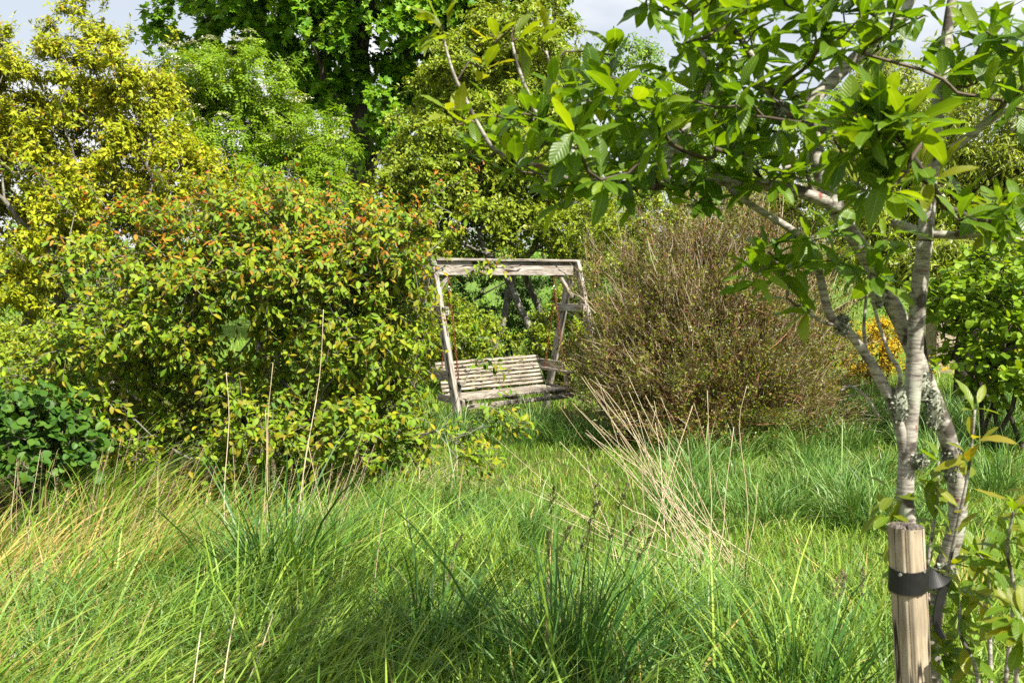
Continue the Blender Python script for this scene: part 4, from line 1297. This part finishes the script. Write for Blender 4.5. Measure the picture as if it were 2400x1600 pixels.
def lawn(xy):
    """1 where the grass is the shorter path in front of the swing."""
    x, y = xy[:, 0], xy[:, 1]
    px = 1200 + x / y * FPX
    return np.clip((y - 4.5 - np.clip(.25 - x, 0, .6)) / .9, 0, 1) * np.clip((x + .7) / .5, 0, 1) * np.clip((13 - y) / 2, 0, 1)


def clumped(n, y0, y1, nc, spread, power=1.0):
    c = frustum_xy(nc, y0, y1, power=power)
    i = rng.integers(0, nc, n)
    off = rng.normal(0, spread, (n, 2)) * rng.uniform(.5, 1.3, nc)[i][:, None]
    return c[i] + off, off / spread, i


def make_grass():
    # --- near long grass: combed to the right on the left side, tussocky elsewhere
    parts = []
    for n, seg, clump in ((27000, 6, True), (7000, 5, False)):
        if clump:
            xy, off, ci = clumped(n, 2.4, 7.4, 360, .10, 1.3)
        else:
            xy = frustum_xy(n, 2.4, 7.4, power=1.3); off = rng.normal(0, .5, (n, 2)); ci = np.zeros(n, int)
        lw = lawn(xy)
        keep = rng.random(n) > lw * .85
        xy, off, ci, lw = xy[keep], off[keep], ci[keep], lw[keep]
        n = len(xy)
        x, y = xy[:, 0], xy[:, 1]
        left = np.clip((-x - .1) / 1.0, 0, 1)
        h = rng.gamma(9, 1 / 9, n) * (.40 + .10 * fnoise(x, y, 1.7)) * (1 - .62 * lw)
        h *= 1 - .25 * np.clip((3.2 - y) / .8, 0, 1)
        cl = rng.normal(0, .17, (360, 2))[ci] if clump else 0
        lean = cl + .22 * off + np.stack([.14 + .26 * left, .05 + .05 * left], 1) * np.where(x < .2, 1, .25)[:, None] + rng.normal(0, .10, (n, 2))
        dryz = np.clip(.12 + .35 * fnoise(x, y, 1.1, 2) + .42 * np.clip((-x - 1.0) / 1.0, 0, 1) * np.clip((y - 3.6) / 1.2, 0, 1), 0, .8)
        dry = (rng.random(n) < dryz) * rng.uniform(.35, 1, n) + rng.random(n) * .08
        h *= np.where(dry > .3, .8, 1)
        rnd = np.clip(.5 + .25 * fnoise(x, y, 2.3, 5) + rng.normal(0, .28, n) + .18 * lw, 0, 1)
        wid = np.where(rng.random(n) < .55, rng.uniform(.009, .0165, n), rng.uniform(.004, .009, n))
        parts.append(blades(xy, h, wid, lean, np.abs(rng.normal(0, .22, n)), seg, rnd, np.clip(dry, 0, 1)))
    g = build('meadow_grass', [(*p, 0) for p in parts], M['grass'], smooth=True, kind='stuff')
    g['label'], g['category'] = 'long leaning meadow grass across the foreground', 'grass'

    # --- dead thatch lying between the blades
    n = 46000
    xy = frustum_xy(n, 2.4, 9, power=1.4)
    lw = lawn(xy)
    k = (fnoise(xy[:, 0], xy[:, 1], 1.1, 2) + rng.normal(0, .5, n) - .8 * lw + .9 * np.clip((-xy[:, 0] - 1.3), 0, 1) * np.clip(xy[:, 1] - 4, 0, 1) > .1) & (rng.random(n) > lw * .8)
    xy = xy[k]; n = len(xy)
    V = blades(xy, rng.uniform(.08, .32, n), rng.uniform(.0025, .0065, n), rng.normal(0, 1.1, (n, 2)), np.abs(rng.normal(.2, .4, n)), 4, rng.random(n), np.zeros(n))
    g = build('dead_grass', [(*V, 0)], M['straw'], smooth=True, kind='stuff')
    g['label'], g['category'] = 'straw-coloured dead grass lying among the green', 'dead grass'

    # --- shorter bright turf in front of the swing and onward
    n = 125000
    xy = frustum_xy(n, 4.5, 15, .4, power=1.25)
    x, y = xy[:, 0], xy[:, 1]
    lw = lawn(xy)
    vis = (x > -1.3 - .0 * y) & (rng.random(n) < .25 + .75 * np.maximum(lw, .45))
    xy, lw = xy[vis], lw[vis]; n = len(xy); x, y = xy[:, 0], xy[:, 1]
    h = rng.uniform(.07, .15, n) * (1 + .6 * (1 - lw) + .35 * fnoise(x, y, 2.1, 1))
    dry = (rng.random(n) < .03 + .10 * np.clip(fnoise(x, y, 1.5, 4), 0, 1)) * rng.uniform(.3, 1, n)
    V = blades(xy, h, rng.uniform(.003, .006, n) * (1 + y / 14), rng.normal(0, .22, (n, 2)), np.abs(rng.normal(0, .3, n)), 3,
               np.clip(.52 + .2 * fnoise(x, y, 3, 2) + rng.normal(0, .2, n), 0, 1), dry)
    g = build('lawn_grass', [(*V, 0)], M['grass'], smooth=True, kind='stuff')
    g['label'], g['category'] = 'short bright turf between the shrubs and below the swing bench', 'lawn'

    # --- bluish tufts in front of the brown shrub and round the swing legs
    spots = []
    for i in range(80):
        px = rng.uniform(1560, 2420); Y = rng.uniform(6.4, 9.3)
        spots.append((*P(px, 800, Y)[:2], rng.uniform(.4, 1.15)))
    for i in range(40):
        spots.append((rng.uniform(-1.2, 1.3), rng.uniform(9.6, 10.6), rng.uniform(.8, 1.15)))
    for i in range(60):
        spots.append((*P(rng.uniform(1950, 2450), 800, rng.uniform(9, 12.5))[:2], rng.uniform(.7, 1.1)))
    for i in range(46):
        spots.append((*P(rng.uniform(700, 1250), 800, rng.uniform(5.0, 6.8))[:2], rng.uniform(.7, 1.2)))
    for i in range(70):
        spots.append((*P(rng.uniform(1300, 2200), 800, rng.uniform(2.9, 4.6))[:2], rng.uniform(.7, 1.25)))
    for i in range(34):
        spots.append((*P(rng.uniform(-50, 1300), 800, rng.uniform(2.8, 4.6))[:2], rng.uniform(.75, 1.25)))
    spots = np.array(spots)
    m = 85
    i = np.repeat(np.arange(len(spots)), m)
    off = rng.normal(0, 1, (len(i), 2))
    xy = spots[i, :2] + off * .075
    n = len(xy)
    V = blades(xy, rng.gamma(12, 1 / 12, n) * .35 * spots[i, 2], rng.uniform(.005, .0125, n), off * .22 + rng.normal(0, .14, (n, 2)), np.abs(rng.normal(.1, .35, n)), 4,
               np.clip(rng.normal(.5, .24, n), 0, 1), (rng.random(n) < .06) * rng.random(n))
    g = build('tufted_grass', [(*V, 0)], M['grass_blue'], smooth=True, kind='stuff')
    g['label'], g['category'] = 'bluish-green grass tufts around the shrubs and swing', 'grass'

    # --- field beyond, with its buttercups
    n = 60000
    y = 13 + 45 * rng.random(n) ** 1.6
    x = rng.uniform(-.62, .62, n) * y
    xy = np.stack([x, y], 1)
    V = blades(xy, rng.uniform(.14, .34, n), rng.uniform(.008, .014, n) * (.6 + y / 26), rng.normal(0, .3, (n, 2)), np.abs(rng.normal(0, .3, n)), 2,
               np.clip(.62 + rng.normal(0, .2, n), 0, 1), (rng.random(n) < .06) * rng.random(n))
    g = build('field_grass', [(*V, 0)], M['grass'], smooth=True, kind='stuff')
    g['label'], g['category'] = 'green field grass beyond the garden shrubs', 'grass'
    n = 3200
    y = rng.uniform(14.5, 32, n); px = rng.uniform(1900, 2420, n)
    x = (px - 1200) / FPX * y
    c = np.stack([x, y, ground_z(x, y) + rng.uniform(.2, .36, n)], 1)
    q = np.repeat(c, 4, 0)
    lf = leaves('round', q, rand_dir(4 * n) * [1, 1, .3], nrm(np.array([0, -.3, 1.]) + .4 * rand_dir(4 * n)), np.full(4 * n, .028), rng.random(4 * n), np.zeros(4 * n), -.2)
    g = build('buttercups', [(*lf, 0)], M['petal_yellow'], kind='stuff')
    g['label'], g['category'] = 'yellow buttercups scattered over the field at right', 'flowers'

    # --- purplish flowering grass along the foot of the left shrub
    n = 75
    xy = np.stack([rng.uniform(-3.2, -.9, n), rng.uniform(5.0, 6.4, n)], 1)
    b = np.stack([xy[:, 0], xy[:, 1], np.zeros(n)], 1)
    ht = rng.uniform(.45, .72, n)
    tip = b + np.stack([rng.normal(.12, .1, n), rng.normal(0, .08, n), ht], 1)
    st = strands(b, (b + tip) / 2 - [.02, 0, 0], tip, .0016, .0011)
    k = 16
    s = np.tile(np.linspace(.78, 1.0, k), n)[:, None]
    pos = np.repeat(b, k, 0) * (1 - s) + np.repeat(tip, k, 0) * s + rng.normal(0, .004, (n * k, 3))
    d = nrm(np.repeat(tip - b, k, 0) + .25 * rand_dir(n * k))
    lf = leaves('tiny', pos, d, rand_dir(n * k), rng.uniform(.009, .016, n * k), rng.random(n * k), np.full(n * k, .8), 0)
    g = build('flowering_grass', [(*st, 0), (*lf, 1)], [M['straw'], M['seed']], kind='stuff')
    g['label'], g['category'] = 'thin purplish flowering grass stems before the left shrub', 'grass'


make_grass()


def dry_stalks(label, stalks, lean_base, group):
    base = np.mean([s[0] for s in stalks], 0)
    t = thing('dry_stalk_clump', label, 'dry stalks', (base[0], base[1], 0), group)
    for a, b, r in stalks:
        a, b = np.asarray(a), np.asarray(b)
        L = np.linalg.norm(b - a)
        q1 = a + (b - a) * rng.uniform(.3, .45) + rng.normal(0, .016 * L, 3)
        q2 = a + (b - a) * rng.uniform(.6, .8) + rng.normal(0, .016 * L, 3)
        pts = smooth_path([a, q1, q2, b], 3)
        V, T, C = tube(pts, np.linspace(r, r * .45, len(pts)), 5)
        C[:, 0] = rng.uniform(.2, 1)
        build('stalk', [(V, T, C, 0)], M['straw'], t, smooth=True)


st = []
for k in range(44):
    bx, Y = rng.normal(1680, 85), rng.uniform(4.9, 5.5)
    g = P(bx, 800, Y); a = np.array([g[0], g[1], .0])
    tx = rng.choice([rng.uniform(1270, 1480), rng.uniform(1400, 1640), rng.uniform(1150, 1400)], p=[.45, .4, .15])
    ty = rng.uniform(880, 1060) if tx > 1300 else rng.uniform(1000, 1280)
    st.append((a, P(tx, ty, Y + rng.uniform(-.3, .5)), rng.uniform(.0020, .0034)))
for bx, tx, ty in ((1660, 1658, 915), (1748, 1750, 905), (1755, 1775, 1130), (1680, 1720, 1000)):
    g = P(bx, 800, 5.2)
    st.append((np.array([g[0], g[1], 0]), P(tx, ty, 5.3), .0032))
dry_stalks('fan of pale dry stalks leaning left in front of the brown shrub', st, None, 'dry stalks standing in the grass')
st = []
for bx, tx, ty, Y in ((530, 530, 872, 5.0), (612, 640, 850, 5.0), (665, 758, 725, 4.9), (668, 742, 935, 4.9), (600, 622, 960, 5.1), (840, 905, 1190, 4.0), (775, 720, 1030, 5.1)):
    g = P(bx, 800, Y)
    st.append((np.array([g[0], g[1], 0]), P(tx, ty, Y + .1), .0032))
dry_stalks('few tall thin dry stalks standing before the red-tipped shrub', st, None, 'dry stalks standing in the grass')
st = []
for bx, tx, ty, Y in ((450, 560, 1395, 2.9), (480, 640, 1440, 3.1), (380, 470, 1480, 2.9)):
    g = P(bx, 800, Y)
    st.append((np.array([g[0], g[1], 0]), P(tx, ty, Y + .25), .0035))
dry_stalks('short pale broken stalks at the bottom among the near grass', st, None, 'dry stalks standing in the grass')


def tussock(label, px, Y, nb, h, heads, seedh):
    g = P(px, 800, Y)
    t = thing('grass_tussock', label, 'grass tussock', (g[0], g[1], 0), 'dark broad-bladed grass tussocks')
    off = rng.normal(0, 1, (nb, 2))
    xy = g[:2] + off * .11
    V = blades(xy, rng.gamma(10, .1, nb) * h, rng.uniform(.008, .0155, nb), off * .2 + rng.normal(0, .1, (nb, 2)), np.abs(rng.normal(.1, .3, nb)), 6,
               np.clip(rng.normal(.2, .18, nb), 0, 1), (rng.random(nb) < .05) * rng.random(nb))
    build('blades', [(*V, 0)], M['grass_blue'], t, smooth=True, kind='stuff')
    for k in range(heads):
        a = np.array([g[0] + rng.normal(0, .06), g[1] + rng.normal(0, .06), 0])
        b = a + np.array([rng.normal(.03, .11), rng.normal(0, .08), seedh * rng.uniform(.78, 1.02)])
        pts = smooth_path([a, (a + b) / 2 + [-.01, 0, 0], b], 4)
        V, T, C = tube(pts, np.linspace(.0028, .0016, len(pts)), 5); C[:, 0] = .4
        s = build('flower_stem', [(V, T, C, 0)], M['grass_blue'], t, smooth=True)
        d = nrm(b - a + np.array([rng.normal(.12, .12), 0, 0]))
        n = 110
        u = rng.random(n) ** .8
        lump = .5 + .5 * np.abs(np.sin(u * 9 + k))
        pos = b + d * ((u - .3) * .10)[:, None] + rand_dir(n) * (.010 * lump * np.sin(np.clip(u, .05, .98) * math.pi) ** .6)[:, None]
        lf = leaves('tiny', pos, nrm(d + .6 * rand_dir(n)), rand_dir(n), rng.uniform(.006, .011, n), rng.random(n), (rng.random(n) < .25) * .6, 0)
        build('seed_head', [(*lf, 0)], M['seed'], t).parent = s


tussock('dark green grass tussock with flower heads at bottom centre', 1330, 3.55, 420, .58, 10, .86)
tussock('dark blue-green grass tussock below the tall thin dry stalks', 640, 4.6, 420, .60, 2, .78)
tussock('broad-bladed grass tussock at bottom right beside the stake', 1900, 3.3, 300, .52, 3, .62)
tussock('dark grass tussock between the dry stalks and the shaded bottom centre', 1010, 3.9, 300, .5, 2, .6)
